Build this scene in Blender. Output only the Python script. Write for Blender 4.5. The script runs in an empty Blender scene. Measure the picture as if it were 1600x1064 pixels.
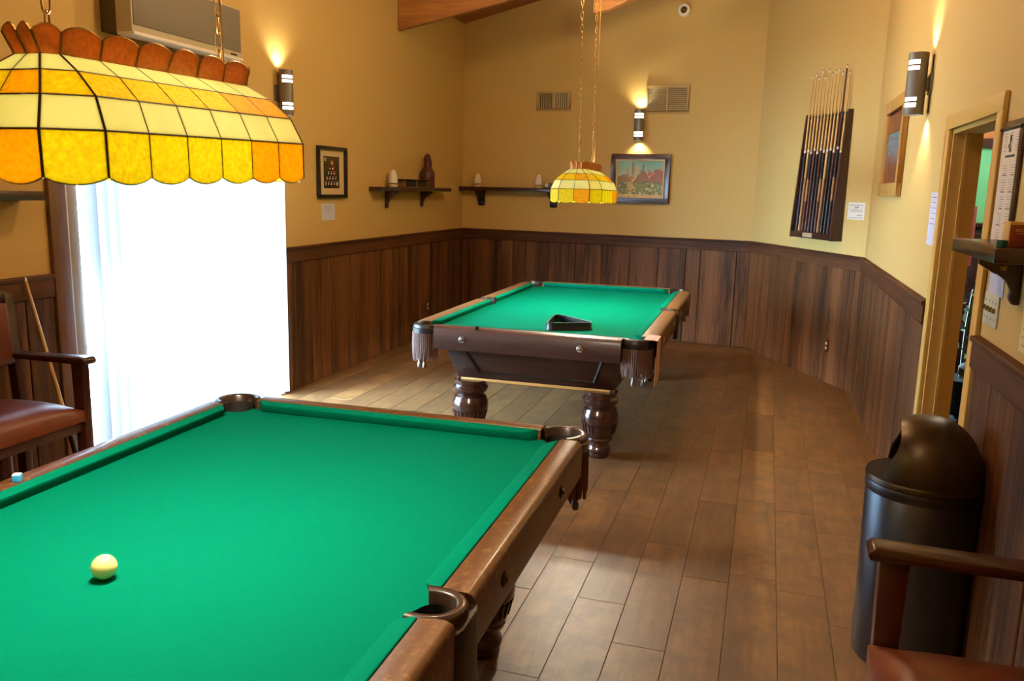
import bpy, bmesh, math, random
import numpy as np
from mathutils import Vector, Matrix
random.seed(7)
S = bpy.context.scene
COL = S.collection
PI = math.pi

# ------------------------------------------------------------------ camera
cd = bpy.data.cameras.new('camera'); cam = bpy.data.objects.new('camera', cd); COL.objects.link(cam)
cd.sensor_width = 36.0; cd.lens = 36.0 * 1295.44 / 1600.0; cd.clip_start = 0.05
cam.matrix_world = Matrix(((0.955817, -0.075362, 0.284138, 0), (0.293024, 0.167065, -0.941396, 0),
                           (0.023476, 0.983061, 0.181767, 1.675), (0, 0, 0, 1)))
S.camera = cam
# ------------------------------------------------------------------ view, world, light
S.view_settings.view_transform = 'Standard'; S.view_settings.look = 'None'
S.view_settings.exposure = 0.0; S.view_settings.gamma = 1.0
S.view_settings.use_curve_mapping = False
S.cycles.use_denoising = True
S.cycles.max_bounces = 8; S.cycles.diffuse_bounces = 5; S.cycles.transparent_max_bounces = 12
S.cycles.sample_clamp_indirect = 6.0
S.cycles.caustics_reflective = False; S.cycles.caustics_refractive = False
W = bpy.data.worlds.new('overcast_sky'); S.world = W; W.use_nodes = True
bg = W.node_tree.nodes['Background']
bg.inputs[0].default_value = (0.52, 0.77, 1.0, 1); bg.inputs[1].default_value = 120.0

def lamp(name, kind, loc, energy, color=(1, .72, .38), size=.05, rot=None, **kw):
    l = bpy.data.lights.new(name, kind); l.energy = energy; l.color = color
    if kind in ('POINT', 'SPOT'): l.shadow_soft_size = size
    for k, v in kw.items(): setattr(l, k, v)
    o = bpy.data.objects.new(name, l); COL.objects.link(o); o.location = loc
    if rot: o.rotation_euler = rot
    return o
# daylight portal outside the glass door
pl = lamp('door_daylight_portal', 'AREA', (-3.86, 4.64, 1.06), 1, (1, 1, 1), rot=(0, -PI / 2, 0), shape='RECTANGLE', size=2.06, size_y=2.0)
pl.data.cycles.is_portal = True
# unseen warm point lights added to fill the room
WARM = (1.0, 0.74, 0.42)
lamp('room_fill_light', 'POINT', (-1.0, 0.3, 3.6), 70, WARM, .12)
lamp('room_fill_light', 'POINT', (-1.6, 4.2, 3.75), 85, WARM, .12)
lamp('room_fill_light', 'POINT', (-0.9, 5.9, 3.15), 85, WARM, .12)

# ------------------------------------------------------------------ materials
def lin(c):
    return tuple(((x / 255) / 12.92 if x / 255 <= .04045 else ((x / 255 + .055) / 1.055) ** 2.4) for x in c)
def rgba(c): return (*lin(c), 1)
class NT:
    def __init__(s, name):
        s.m = bpy.data.materials.new(name); s.m.use_nodes = True; s.t = s.m.node_tree
        s.b = s.t.nodes['Principled BSDF']; s.out = s.t.nodes['Material Output']
    def n(s, ty, **kw):
        nd = s.t.nodes.new(ty)
        for k, v in kw.items(): setattr(nd, k, v)
        return nd
    def l(s, a, b): s.t.links.new(a, b)
    def bump(s, h, strength=.2, dist=.01):
        b = s.n('ShaderNodeBump'); b.inputs['Strength'].default_value = strength; b.inputs['Distance'].default_value = dist
        s.l(h, b.inputs['Height']); s.l(b.outputs[0], s.b.inputs['Normal'])
def plain(name, c, rough=.5, metal=0., noise=0., nscale=30, bump=0., coat=0., spec=.5, emit=None, es=0):
    k = NT(name); b = k.b
    b.inputs['Base Color'].default_value = rgba(c); b.inputs['Roughness'].default_value = rough
    b.inputs['Metallic'].default_value = metal; b.inputs['Coat Weight'].default_value = coat
    b.inputs['Specular IOR Level'].default_value = spec
    if emit: b.inputs['Emission Color'].default_value = rgba(emit); b.inputs['Emission Strength'].default_value = es
    if noise or bump:
        tc = k.n('ShaderNodeTexCoord'); nz = k.n('ShaderNodeTexNoise'); nz.inputs['Scale'].default_value = nscale
        nz.inputs['Detail'].default_value = 5; k.l(tc.outputs['Object'], nz.inputs['Vector'])
        if noise:
            mx = k.n('ShaderNodeMix', data_type='RGBA'); k.l(nz.outputs['Fac'], mx.inputs['Factor'])
            mx.inputs[6].default_value = rgba([max(0, x * (1 - noise)) for x in c]); mx.inputs[7].default_value = rgba([min(255, x * (1 + noise)) for x in c])
            k.l(mx.outputs[2], b.inputs['Base Color'])
        if bump: k.bump(nz.outputs['Fac'], bump, .005)
    return k.m
def wood(name, c1, c2, axis='Z', fine=60, stretch=.045, rough=.45, bump=.15, vary=.25, coat=0., mottle=0., c3=None, spec=.5, mscale=5., mlo=.42):
    k = NT(name); b = k.b
    tc = k.n('ShaderNodeTexCoord'); oi = k.n('ShaderNodeObjectInfo')
    off = k.n('ShaderNodeVectorMath', operation='SCALE'); off.inputs[0].default_value = (37., 53., 71.); k.l(oi.outputs['Random'], off.inputs['Scale'])
    ad = k.n('ShaderNodeVectorMath', operation='ADD'); k.l(tc.outputs['Object'], ad.inputs[0]); k.l(off.outputs[0], ad.inputs[1])
    mp = k.n('ShaderNodeMapping'); sc = {'X': (stretch, 1, 1), 'Y': (1, stretch, 1), 'Z': (1, 1, stretch)}[axis]
    mp.inputs['Scale'].default_value = sc; k.l(ad.outputs[0], mp.inputs['Vector'])
    n1 = k.n('ShaderNodeTexNoise'); n1.inputs['Scale'].default_value = fine; n1.inputs['Detail'].default_value = 8; n1.inputs['Roughness'].default_value = .65; n1.inputs['Distortion'].default_value = .6
    k.l(mp.outputs[0], n1.inputs['Vector'])
    n2 = k.n('ShaderNodeTexNoise'); n2.inputs['Scale'].default_value = fine * .14; n2.inputs['Detail'].default_value = 3
    k.l(mp.outputs[0], n2.inputs['Vector'])
    mth = k.n('ShaderNodeMath', operation='ADD'); k.l(n1.outputs['Fac'], mth.inputs[0]); k.l(n2.outputs['Fac'], mth.inputs[1])
    rp = k.n('ShaderNodeMapRange'); rp.inputs[1].default_value = .78; rp.inputs[2].default_value = 1.22; k.l(mth.outputs[0], rp.inputs[0])
    mx = k.n('ShaderNodeMix', data_type='RGBA'); k.l(rp.outputs[0], mx.inputs['Factor']); mx.inputs[6].default_value = rgba(c1); mx.inputs[7].default_value = rgba(c2)
    col = mx.outputs[2]
    if mottle:
        n3 = k.n('ShaderNodeTexNoise'); n3.inputs['Scale'].default_value = mscale; n3.inputs['Detail'].default_value = 6; n3.inputs['Roughness'].default_value = .7
        k.l(ad.outputs[0], n3.inputs['Vector'])
        r3 = k.n('ShaderNodeMapRange'); r3.inputs[1].default_value = mlo; r3.inputs[2].default_value = mlo + .3; r3.inputs[4].default_value = mottle; k.l(n3.outputs['Fac'], r3.inputs[0])
        m3 = k.n('ShaderNodeMix', data_type='RGBA'); k.l(r3.outputs[0], m3.inputs['Factor']); k.l(col, m3.inputs[6]); m3.inputs[7].default_value = rgba(c3 or c2)
        col = m3.outputs[2]
    hv = k.n('ShaderNodeHueSaturation'); vr = k.n('ShaderNodeMapRange'); vr.inputs[3].default_value = 1 - vary; vr.inputs[4].default_value = 1 + vary
    k.l(oi.outputs['Random'], vr.inputs[0]); k.l(vr.outputs[0], hv.inputs['Value']); k.l(col, hv.inputs['Color'])
    k.l(hv.outputs[0], b.inputs['Base Color']); b.inputs['Roughness'].default_value = rough; b.inputs['Coat Weight'].default_value = coat
    b.inputs['Coat Roughness'].default_value = .15; b.inputs['Specular IOR Level'].default_value = spec
    k.bump(n1.outputs['Fac'], bump, .003)
    return k.m
def worn(name, c1, c2, scratch, axis='Y', rough=.3, coat=.3, amt=.5):
    m = wood(name, c1, c2, axis=axis, fine=30, stretch=.08, rough=rough, bump=.05, vary=.06, coat=coat, mottle=amt, c3=scratch, mscale=42., mlo=.54)
    return m
def glass_pane(name, c, tex, trans=.8, rough=.35, emit=0.):
    k = NT(name); b = k.b
    tc = k.n('ShaderNodeTexCoord'); nz = k.n('ShaderNodeTexNoise'); nz.inputs['Scale'].default_value = 95 if tex else 12; nz.inputs['Detail'].default_value = 3
    k.l(tc.outputs['Object'], nz.inputs['Vector'])
    mx = k.n('ShaderNodeMix', data_type='RGBA'); k.l(nz.outputs['Fac'], mx.inputs['Factor'])
    mx.inputs[6].default_value = rgba([x * (.74 if tex else .90) for x in c]); mx.inputs[7].default_value = rgba([min(255, x * (1.28 if tex else 1.08)) for x in c])
    k.l(mx.outputs[2], b.inputs['Base Color']); b.inputs['Roughness'].default_value = rough
    tr = k.n('ShaderNodeBsdfTranslucent'); k.l(mx.outputs[2], tr.inputs['Color'])
    ms = k.n('ShaderNodeMixShader'); ms.inputs[0].default_value = trans; k.l(b.outputs[0], ms.inputs[1]); k.l(tr.outputs[0], ms.inputs[2])
    k.l(ms.outputs[0], k.out.inputs['Surface'])
    if tex: k.bump(nz.outputs['Fac'], .6, .004)
    return k.m
def clear_glass(name):
    k = NT(name); t = k.n('ShaderNodeBsdfTransparent'); g = k.n('ShaderNodeBsdfGlossy'); g.inputs['Roughness'].default_value = .02
    ms = k.n('ShaderNodeMixShader'); ms.inputs[0].default_value = .06; k.l(t.outputs[0], ms.inputs[1]); k.l(g.outputs[0], ms.inputs[2]); k.l(ms.outputs[0], k.out.inputs['Surface'])
    return k.m
def vcol(name, rough=.5):
    k = NT(name); a = k.n('ShaderNodeVertexColor'); a.layer_name = 'print'; k.l(a.outputs['Color'], k.b.inputs['Base Color']); k.b.inputs['Roughness'].default_value = rough
    return k.m
def emitter(name, c, s):
    k = NT(name); e = k.n('ShaderNodeEmission'); e.inputs[0].default_value = rgba(c); e.inputs[1].default_value = s; k.l(e.outputs[0], k.out.inputs['Surface']); return k.m

M = dict(
    wall=plain('wall_paint', (204, 172, 104), .85, noise=.03, nscale=60, bump=.12),
    ceil=wood('ceiling_wood', (120, 66, 26), (160, 96, 42), 'X', 25, .06, .6),
    beam=wood('beam_wood', (146, 90, 40), (196, 132, 66), 'X', 22, .06, .6, vary=.05),
    board=wood('oak_board', (54, 33, 19), (120, 78, 45), 'Z', 42, .05, .6, bump=.3, vary=.22, spec=.25),
    rail=wood('oak_cap_rail', (62, 36, 22), (98, 62, 38), 'Y', 40, .05, .6, vary=.05, spec=.2),
    railx=wood('oak_cap_rail_across', (62, 36, 22), (98, 62, 38), 'X', 40, .05, .6, vary=.05, spec=.2),
    back=plain('panel_gap', (22, 14, 10), .8),
    plank=wood('floor_plank', (98, 68, 38), (130, 94, 54), 'Y', 26, .10, .46, bump=.06, vary=.06, mottle=.9, c3=(84, 62, 42), mscale=7., mlo=.40),
    sub=plain('floor_joint', (120, 96, 66), .8),
    casing=plain('casing_paint', (206, 170, 92), .45, noise=.03),
    dark=wood('dark_stained_wood', (40, 20, 16), (66, 36, 28), 'Y', 30, .08, .32, vary=.05, coat=.3),
    darkx=wood('dark_stained_wood_across', (40, 20, 16), (66, 36, 28), 'X', 30, .08, .32, vary=.05, coat=.3),
    darkz=wood('dark_stained_wood_upright', (38, 19, 15), (62, 34, 26), 'Z', 30, .08, .32, vary=.05, coat=.3),
    leg=wood('turned_leg_wood', (46, 24, 20), (70, 40, 32), 'Z', 20, .1, .2, bump=.03, vary=.03, coat=.6),
    rawtrim=wood('raw_trim_wood', (190, 140, 70), (214, 170, 98), 'X', 30, .06, .6),
    railn=worn('worn_rail_varnish', (64, 35, 12), (86, 51, 20), (156, 114, 60), 'Y', .4, .2, .9),
    railnx=worn('worn_rail_varnish_across', (64, 35, 12), (86, 51, 20), (156, 114, 60), 'X', .4, .2, .9),
    railf=worn('worn_rail_far', (88, 60, 34), (110, 78, 46), (156, 122, 76), 'Y', .45, .15, .7),
    railfx=worn('worn_apron_far', (54, 30, 22), (74, 44, 33), (104, 74, 60), 'X', .42, .1, .4),
    cloth=plain('green_cloth', (0, 98, 76), .95, noise=.05, nscale=260, bump=.05, spec=.02),
    leather=plain('black_leather', (24, 17, 15), .4, noise=.2, nscale=60, bump=.15),
    iron=plain('brown_pocket_iron', (42, 25, 19), .3, coat=.3),
    well=plain('pocket_inside', (14, 9, 8), .7),
    fringe=plain('leather_fringe', (98, 66, 52), .6, noise=.2, nscale=40),
    steel=plain('dull_steel', (150, 146, 140), .35, metal=1.),
    brass=plain('antique_brass', (150, 112, 60), .35, metal=1.),
    black=plain('black_plastic', (14, 15, 20), .38),
    seat=plain('oxblood_leather', (98, 44, 20), .38, noise=.25, nscale=14, bump=.06),
    chair=wood('chair_mahogany', (46, 18, 14), (72, 32, 22), 'X', 26, .06, .28, vary=.04, coat=.4),
    chairz=wood('chair_mahogany_upright', (44, 17, 13), (68, 30, 21), 'Z', 26, .06, .28, vary=.04, coat=.4),
    can=plain('charcoal_can_paint', (86, 88, 96), .33, metal=.9, noise=.08, nscale=220, bump=.04),
    canlid=plain('bronze_lid_paint', (80, 70, 54), .34, metal=.7, noise=.10, nscale=260, bump=.08),
    candark=plain('can_opening', (12, 11, 10), .7),
    sconce=plain('sconce_metal', (120, 116, 108), .42, metal=.4),
    glow=emitter('sconce_glow', (255, 246, 232), 5.0),
    white=plain('white_plastic', (226, 222, 212), .4),
    acw=plain('air_unit_housing', (186, 176, 150), .45),
    acg=plain('air_unit_grille', (120, 114, 100), .6, noise=.12, nscale=120, bump=.3),
    acd=plain('air_unit_back', (84, 66, 42), .6),  # dark rear of the unit, with the shade there put into its colour
    paper=plain('white_paper', (226, 220, 208), .8),
    paperb=plain('cool_paper', (206, 210, 236), .8),
    papery=plain('cream_paper', (222, 206, 150), .8),
    ink=plain('ink', (40, 36, 36), .7),
    blackframe=plain('black_frame', (26, 22, 18), .4),
    goldframe=wood('pale_wood_frame', (186, 138, 70), (212, 166, 92), 'Z', 20, .1, .45),
    lightmat=plain('cream_mat', (212, 186, 140), .8),
    print=vcol('printed_picture'), printg=vcol('glazed_picture', .18),
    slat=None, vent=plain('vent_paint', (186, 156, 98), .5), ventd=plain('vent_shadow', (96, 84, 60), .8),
    ventslat=plain('vent_slat', (182, 166, 128), .5),
    cream=glass_pane('cream_glass', (255, 246, 190), False, .85),
    amber=glass_pane('amber_glass', (252, 190, 50), True, .85),
    amberlow=glass_pane('amber_skirt_glass', (255, 206, 60), True, .85),
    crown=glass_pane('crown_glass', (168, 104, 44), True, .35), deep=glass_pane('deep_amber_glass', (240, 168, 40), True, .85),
    came=plain('lead_came', (58, 40, 22), .4, metal=.6),
    maple=plain('maple_shaft', (206, 166, 96), .35, coat=.3), buttb=plain('black_butt', (20, 16, 16), .5),
    buttr=plain('rosewood_butt', (70, 28, 20), .5), buttp=plain('purple_butt', (40, 20, 30), .5),
    buttm=plain('tan_butt', (150, 104, 56), .5), ring=plain('ivory_ring', (226, 220, 206), .4), tip=plain('blue_leather_tip', (60, 90, 130), .8),
    pink=plain('pink_cloth', (196, 150, 138), .9, noise=.06), ivory=plain('ivory_ball', (236, 222, 140), .12, coat=.6),
    blue=plain('blue_chalk', (40, 140, 190), .9), green=plain('green_chalk', (20, 70, 48), .9),
    jug=plain('brown_leather_jug', (78, 34, 24), .5, noise=.25, nscale=30, bump=.2),
    cork=plain('cork', (120, 84, 54), .9), box=plain('rust_card_box', (150, 66, 28), .6, noise=.15, nscale=12), boxy=plain('gold_card', (226, 184, 96), .5),
    plate=plain('switch_plate', (214, 220, 200), .35), glass=clear_glass('door_glass'), frame=plain('door_frame_white', (214, 214, 210), .45),
    plaque=plain('pale_plaque', (176, 146, 118), .4), stile=plain('door_stile_grey', (150, 138, 124), .5), postw=wood('door_post_wood', (92, 62, 40), (124, 88, 58), 'Z', 30, .05, .5, vary=.03),
    gwall=plain('green_wall', (110, 214, 180), .8), bwall=plain('brown_wall', (176, 120, 78), .85), pinkp=plain('pink_panel', (228, 150, 170), .6),
    darkfloor=plain('dark_floor', (30, 26, 24), .6), patio=plain('patio', (190, 186, 178), .9, noise=.06), navy=plain('navy_fabric', (30, 38, 60), .8),
    leaf=plain('plant_leaf', (50, 76, 36), .6), petal=plain('white_petal', (230, 230, 224), .7), cane=plain('cane', (150, 124, 84), .6), tooled=plain('tooled_leather', (34, 16, 18), .5))
def slat_mat():
    k = NT('blind_fabric'); b = k.b; b.inputs['Base Color'].default_value = rgba((232, 234, 234)); b.inputs['Roughness'].default_value = .7
    tr = k.n('ShaderNodeBsdfTranslucent'); tr.inputs[0].default_value = (.8, .86, .9, 1)
    ms = k.n('ShaderNodeMixShader'); ms.inputs[0].default_value = .5; k.l(b.outputs[0], ms.inputs[1]); k.l(tr.outputs[0], ms.inputs[2]); k.l(ms.outputs[0], k.out.inputs['Surface'])
    return k.m
M['slat'] = slat_mat()

# ------------------------------------------------------------------ helpers
def tag(o, label=None, cat=None, group=None, kind=None):
    if label: o['label'] = label
    if cat: o['category'] = cat
    if group: o['group'] = group
    if kind: o['kind'] = kind
    return o
def empty(name, loc=(0, 0, 0), rz=0., parent=None):
    o = bpy.data.objects.new(name, None); COL.objects.link(o); o.location = loc; o.rotation_euler = (0, 0, rz); o.empty_display_size = .05
    if parent: o.parent = parent
    return o
class MB:
    def __init__(s): s.v = []; s.f = []
    def add(s, vs, fs):
        n = len(s.v); s.v += [tuple(p) for p in vs]; s.f += [tuple(i + n for i in f) for f in fs]; return s
    def box(s, x0, x1, y0, y1, z0, z1):
        return s.add([(x0, y0, z0), (x1, y0, z0), (x1, y1, z0), (x0, y1, z0), (x0, y0, z1), (x1, y0, z1), (x1, y1, z1), (x0, y1, z1)],
                     [(0, 3, 2, 1), (4, 5, 6, 7), (0, 1, 5, 4), (1, 2, 6, 5), (2, 3, 7, 6), (3, 0, 4, 7)])
    def cbox(s, c, d, mat=None):
        b = MB().box(c[0] - d[0] / 2, c[0] + d[0] / 2, c[1] - d[1] / 2, c[1] + d[1] / 2, c[2] - d[2] / 2, c[2] + d[2] / 2)
        if mat: b.v = [tuple(mat @ Vector(p)) for p in b.v]
        return s.add(b.v, b.f)
    def prism(s, poly, z0, z1, fn=None):
        """polygon extruded; fn maps (u,v,w) to xyz"""
        fn = fn or (lambda u, v, w: (u, v, w)); n = len(poly)
        vs = [fn(u, v, z0) for u, v in poly] + [fn(u, v, z1) for u, v in poly]
        fs = [tuple(range(n))[::-1], tuple(range(n, 2 * n))] + [(i, (i + 1) % n, n + (i + 1) % n, n + i) for i in range(n)]
        return s.add(vs, fs)
    def lathe(s, prof, seg=24, c=(0, 0, 0), a0=0, a1=2 * PI, caps=True):
        full = abs(a1 - a0 - 2 * PI) < 1e-6; m = seg if full else seg + 1; vs = []
        for z, r in prof:
            for i in range(m):
                a = a0 + (a1 - a0) * i / seg; vs.append((c[0] + r * math.cos(a), c[1] + r * math.sin(a), c[2] + z))
        fs = []
        for j in range(len(prof) - 1):
            for i in range(seg):
                k = (i + 1) % m; fs.append((j * m + i, j * m + k, (j + 1) * m + k, (j + 1) * m + i))
        if caps and full:
            fs.append(tuple(range(m))[::-1]); fs.append(tuple((len(prof) - 1) * m + i for i in range(m)))
        return s.add(vs, fs)
    def tube(s, pts, r, seg=8, closed=False, caps=True):
        pts = [Vector(p) for p in pts]; n = len(pts); rs = r if isinstance(r, (list, tuple)) else [r] * n; vs = []; up = None
        for i, p in enumerate(pts):
            t = (pts[(i + 1) % n] - pts[i - 1]) if closed else (pts[min(i + 1, n - 1)] - pts[max(i - 1, 0)])
            t.normalize()
            if up is None: up = Vector((0, 0, 1)) if abs(t.z) < .9 else Vector((1, 0, 0))
            a = t.cross(up)
            if a.length < 1e-4: a = t.cross(Vector((0, 1, 0)))
            a.normalize(); b = a.cross(t); b.normalize(); up = b
            for k in range(seg):
                q = 2 * PI * k / seg; vs.append(p + a * (rs[i] * math.cos(q)) + b * (rs[i] * math.sin(q)))
        fs = []
        for i in range(n if closed else n - 1):
            j = (i + 1) % n
            for k in range(seg): fs.append((i * seg + k, i * seg + (k + 1) % seg, j * seg + (k + 1) % seg, j * seg + k))
        if not closed and caps: fs += [tuple(range(seg))[::-1], tuple((n - 1) * seg + k for k in range(seg))]
        return s.add(vs, fs)
    def sweep(s, path, prof, closed=False):
        """path: list of (point, outward dir) in plan; prof: list of (u outward, z)"""
        vs = []; n = len(prof)
        for p, d in path:
            for u, z in prof: vs.append((p[0] + d[0] * u, p[1] + d[1] * u, z))
        fs = []; m = len(path)
        for i in range(m if closed else m - 1):
            j = (i + 1) % m
            for k in range(n): fs.append((i * n + k, i * n + (k + 1) % n, j * n + (k + 1) % n, j * n + k))
        if not closed: fs += [tuple(range(n))[::-1], tuple((m - 1) * n + k for k in range(n))]
        return s.add(vs, fs)
    def sphere(s, c, r, seg=20, rings=12):
        prof = [(-r * math.cos(PI * i / rings), max(1e-4, r * math.sin(PI * i / rings))) for i in range(rings + 1)]
        return s.lathe(prof, seg, c)
    def mesh(s, name, mat, bevel=0., seg=2, smooth=40):
        me = bpy.data.meshes.new(name); me.from_pydata(s.v, [], s.f)
        bm = bmesh.new(); bm.from_mesh(me); bmesh.ops.remove_doubles(bm, verts=bm.verts, dist=1e-6)
        bmesh.ops.recalc_face_normals(bm, faces=bm.faces)
        if bevel:
            ed = [e for e in bm.edges if len(e.link_faces) == 2 and e.calc_face_angle(0) > .6]
            bmesh.ops.bevel(bm, geom=ed, offset=bevel, segments=seg, profile=.5, affect='EDGES', clamp_overlap=True)
        bm.to_mesh(me); bm.free()
        if mat: me.materials.append(mat)
        if smooth:
            for p in me.polygons: p.use_smooth = True
            me.set_sharp_from_angle(angle=math.radians(smooth))
        return me
    def build(s, name, mat, parent=None, loc=None, **kw):
        return link(name, s.mesh(name, mat, **kw), parent, loc)
def link(name, me, parent=None, loc=None):
    o = bpy.data.objects.new(name, me); COL.objects.link(o)
    if parent: o.parent = parent
    if loc is not None: o.location = loc
    return o
def dup(o, parent=None):
    c = o.copy(); COL.objects.link(c)
    if parent: c.parent = parent
    for ch in list(o.children):
        dup(ch, c)
    return c
def struct(o): o['kind'] = 'structure'; return o
def frame_on(origin, xdir, ydir):
    """matrix whose local x runs along xdir, local z up, local y = into the room"""
    x = Vector(xdir).normalized(); y = Vector(ydir).normalized(); z = Vector((0, 0, 1))
    m = Matrix(((x.x, y.x, z.x, origin[0]), (x.y, y.y, z.y, origin[1]), (x.z, y.z, z.z, origin[2]), (0, 0, 0, 1)))
    return m
def wall_empty(name, origin, xdir, ydir):
    o = empty(name); o.matrix_world = frame_on(origin, xdir, ydir); return o
def paint(name, arr, w, h, mat, parent, y=0., x0=0., z0=0.):
    """flat print: colour array (rows top first) laid on a w x h sheet in the local xz plane"""
    H, Wd = arr.shape[:2]; xs = np.linspace(x0, x0 + w, Wd + 1); zs = np.linspace(z0 + h, z0, H + 1)
    vs = [(x, y, z) for z in zs for x in xs]
    fs = [(i * (Wd + 1) + j, (i + 1) * (Wd + 1) + j, (i + 1) * (Wd + 1) + j + 1, i * (Wd + 1) + j + 1) for i in range(H) for j in range(Wd)]
    me = bpy.data.meshes.new(name); me.from_pydata(vs, [], fs)
    ca = me.color_attributes.new('print', 'FLOAT_COLOR', 'CORNER')
    a = arr / 255.; a = np.where(a <= .04045, a / 12.92, ((a + .055) / 1.055) ** 2.4)
    c = np.ones((H * Wd, 4, 4)); c[:, :, :3] = a.reshape(-1, 1, 3); ca.data.foreach_set('color', c.ravel().astype(np.float32))
    me.materials.append(mat); me.update()
    return link(name, me, parent)
def text(name, body, size, mat, parent, loc, rot, align='CENTER'):
    cu = bpy.data.curves.new(name, 'FONT'); cu.body = body; cu.size = size; cu.align_x = align; cu.extrude = .0004; cu.resolution_u = 2
    o = bpy.data.objects.new(name, cu); COL.objects.link(o); dg = bpy.context.evaluated_depsgraph_get()
    me = bpy.data.meshes.new_from_object(o.evaluated_get(dg)); bpy.data.objects.remove(o); me.materials.append(mat)
    o = link(name, me, parent, loc); o.rotation_euler = rot; return o

# ------------------------------------------------------------------ room shell
XL, XR = -3.62, 0.80
CB, CC = Vector((-0.15, 9.33)), Vector((0.81, 7.50))          # ends of the angled wall
CA = Vector((-3.66, 9.74))                                   # back left corner
def ceilz(x): return 3.55 + .21 * (x + 3.72)
struct(MB().box(-3.9, 1.1, -1.8, 10.1, -.12, -.004).build('floor', M['sub']))
floor = bpy.data.objects['floor']
pm = {}
def plank(x0, x1, y0, y1):
    key = (round(x1 - x0, 3), round(y1 - y0, 3))
    if key not in pm:
        pm[key] = MB().box(0, key[0], 0, key[1], -.0035, 0).mesh('plank', M['plank'], bevel=.001, seg=1, smooth=0)
    link('plank', pm[key], floor, (x0, y0, 0))
offs = [2.545, 3.16, 2.86, 3.50, 2.70, 3.30, 2.42]
PW, PL, GAP = .199, .96, .0025
k = -19
while True:
    x0 = .155 + PW * k; x1 = x0 + PW - GAP
    if x0 > XR: break
    a, b = max(x0, XL), min(x1, XR + .04)
    if b - a > .02:
        base = {-5: 2.545, -4: 3.16, -3: 2.86, -2: 3.506}.get(k, offs[k % 7] + .11 * (k % 3))
        y = base - PL * math.floor((base - .9) / PL)
        while y < 9.7:
            y1 = min(y + PL - GAP, 9.72)
            xm = (a + b) / 2; lim = 9.72 if xm < -.15 else 9.4 - 1.9 * (xm + .15)
            if y < lim: plank(a, b, y, min(y1, lim + .12))
            y += PL
    k += 1
MB().box(XL, XR + .04, -1.6, .9, -.0035, -.0005).build('floor_boards_behind', M['plank'], floor)

def slab(name, p0, p1, out, h0, h1, z0=0., t=.16, holes=()):
    """wall from p0 to p1, thickness t along out; holes: (s0,s1,top)"""
    p0, p1 = Vector(p0), Vector(p1); d = (p1 - p0); L = d.length; d /= L; o = Vector(out).normalized(); mb = MB()
    def piece(s0, s1, a, b0, b1):
        P = [p0 + d * s0, p0 + d * s1]
        q = [(P[0].x, P[0].y), (P[1].x, P[1].y), (P[1].x + o.x * t, P[1].y + o.y * t), (P[0].x + o.x * t, P[0].y + o.y * t)]
        hs = [b0, b1, b1, b0]
        mb.add([(x, y, a) for x, y in q] + [(x, y, h) for (x, y), h in zip(q, hs)], [(0, 3, 2, 1), (4, 5, 6, 7), (0, 1, 5, 4), (1, 2, 6, 5), (2, 3, 7, 6), (3, 0, 4, 7)])
    hz = lambda s: h0 + (h1 - h0) * s / L
    cur = 0.
    for s0, s1, top in holes:
        piece(cur, s0, z0, hz(cur), hz(s0)); piece(s0, s1, top, hz(s0), hz(s1)); cur = s1
    piece(cur, L, z0, hz(cur), h1)
    return struct(mb.build(name, M['wall'], smooth=0))
DY0, DY1, DTOP = 3.64, 5.63, 2.08       # glass door opening in the left wall
EY0, EY1, ETOP = 3.56, 4.43, 1.99       # doorway in the right wall
wl = slab('wall_left', (XL, -1.6), (XL, 9.9), (-1, 0), ceilz(XL), ceilz(XL), holes=[(DY0 + 1.6, DY1 + 1.6, DTOP)])
wb = slab('wall_back', CA, CB, (0, 1), ceilz(CA.x), ceilz(CB.x))
wc = slab('wall_corner', CB, CC, (.886, .465), ceilz(CB.x), ceilz(CC.x))
wr = slab('wall_right', (XR, -1.6), (XR, 7.52), (1, 0), ceilz(XR), ceilz(XR), t=.12, holes=[(EY0 + 1.6, EY1 + 1.6, ETOP)])
wf = slab('wall_front', (XL - .16, -1.6), (XR + .16, -1.6), (0, -1), ceilz(XL), ceilz(XR))
mb = MB(); mb.prism([(-3.85, ceilz(-3.85)), (1.2, ceilz(1.2)), (1.2, ceilz(1.2) + .12), (-3.85, ceilz(-3.85) + .12)], -1.8, 10.1, lambda u, v, w: (u, w, v))
struct(mb.build('ceiling', M['ceil'], smooth=0))

def rafter(name, y, x0, x1, z0, sl, depth, t, cut=0):
    P = [(x0, z0), (x1, z0 + sl * (x1 - x0)), (x1, z0 + sl * (x1 - x0) + depth), (x0, z0 + depth)]
    if cut: P = [(x0, z0), (x0 + cut, z0 + .02), (x1, z0 + sl * (x1 - x0)), (x1, z0 + sl * (x1 - x0) + depth), (x0, z0 + depth)]
    return struct(MB().prism(P, y, y + t, lambda u, v, w: (u, w, v)).build(name, M['beam'], bevel=.008, smooth=0))
rafter('ceiling_beam', 7.85, XL + .005, XR, 3.16, .21, .40, .05)
rafter('ceiling_beam', 3.4, XL + .005, XR, 3.16, .21, .40, .06)
rafter('ceiling_beam', 7.72, -1.644, -.55, 3.236, .36, .14, .10, cut=.14)

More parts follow.
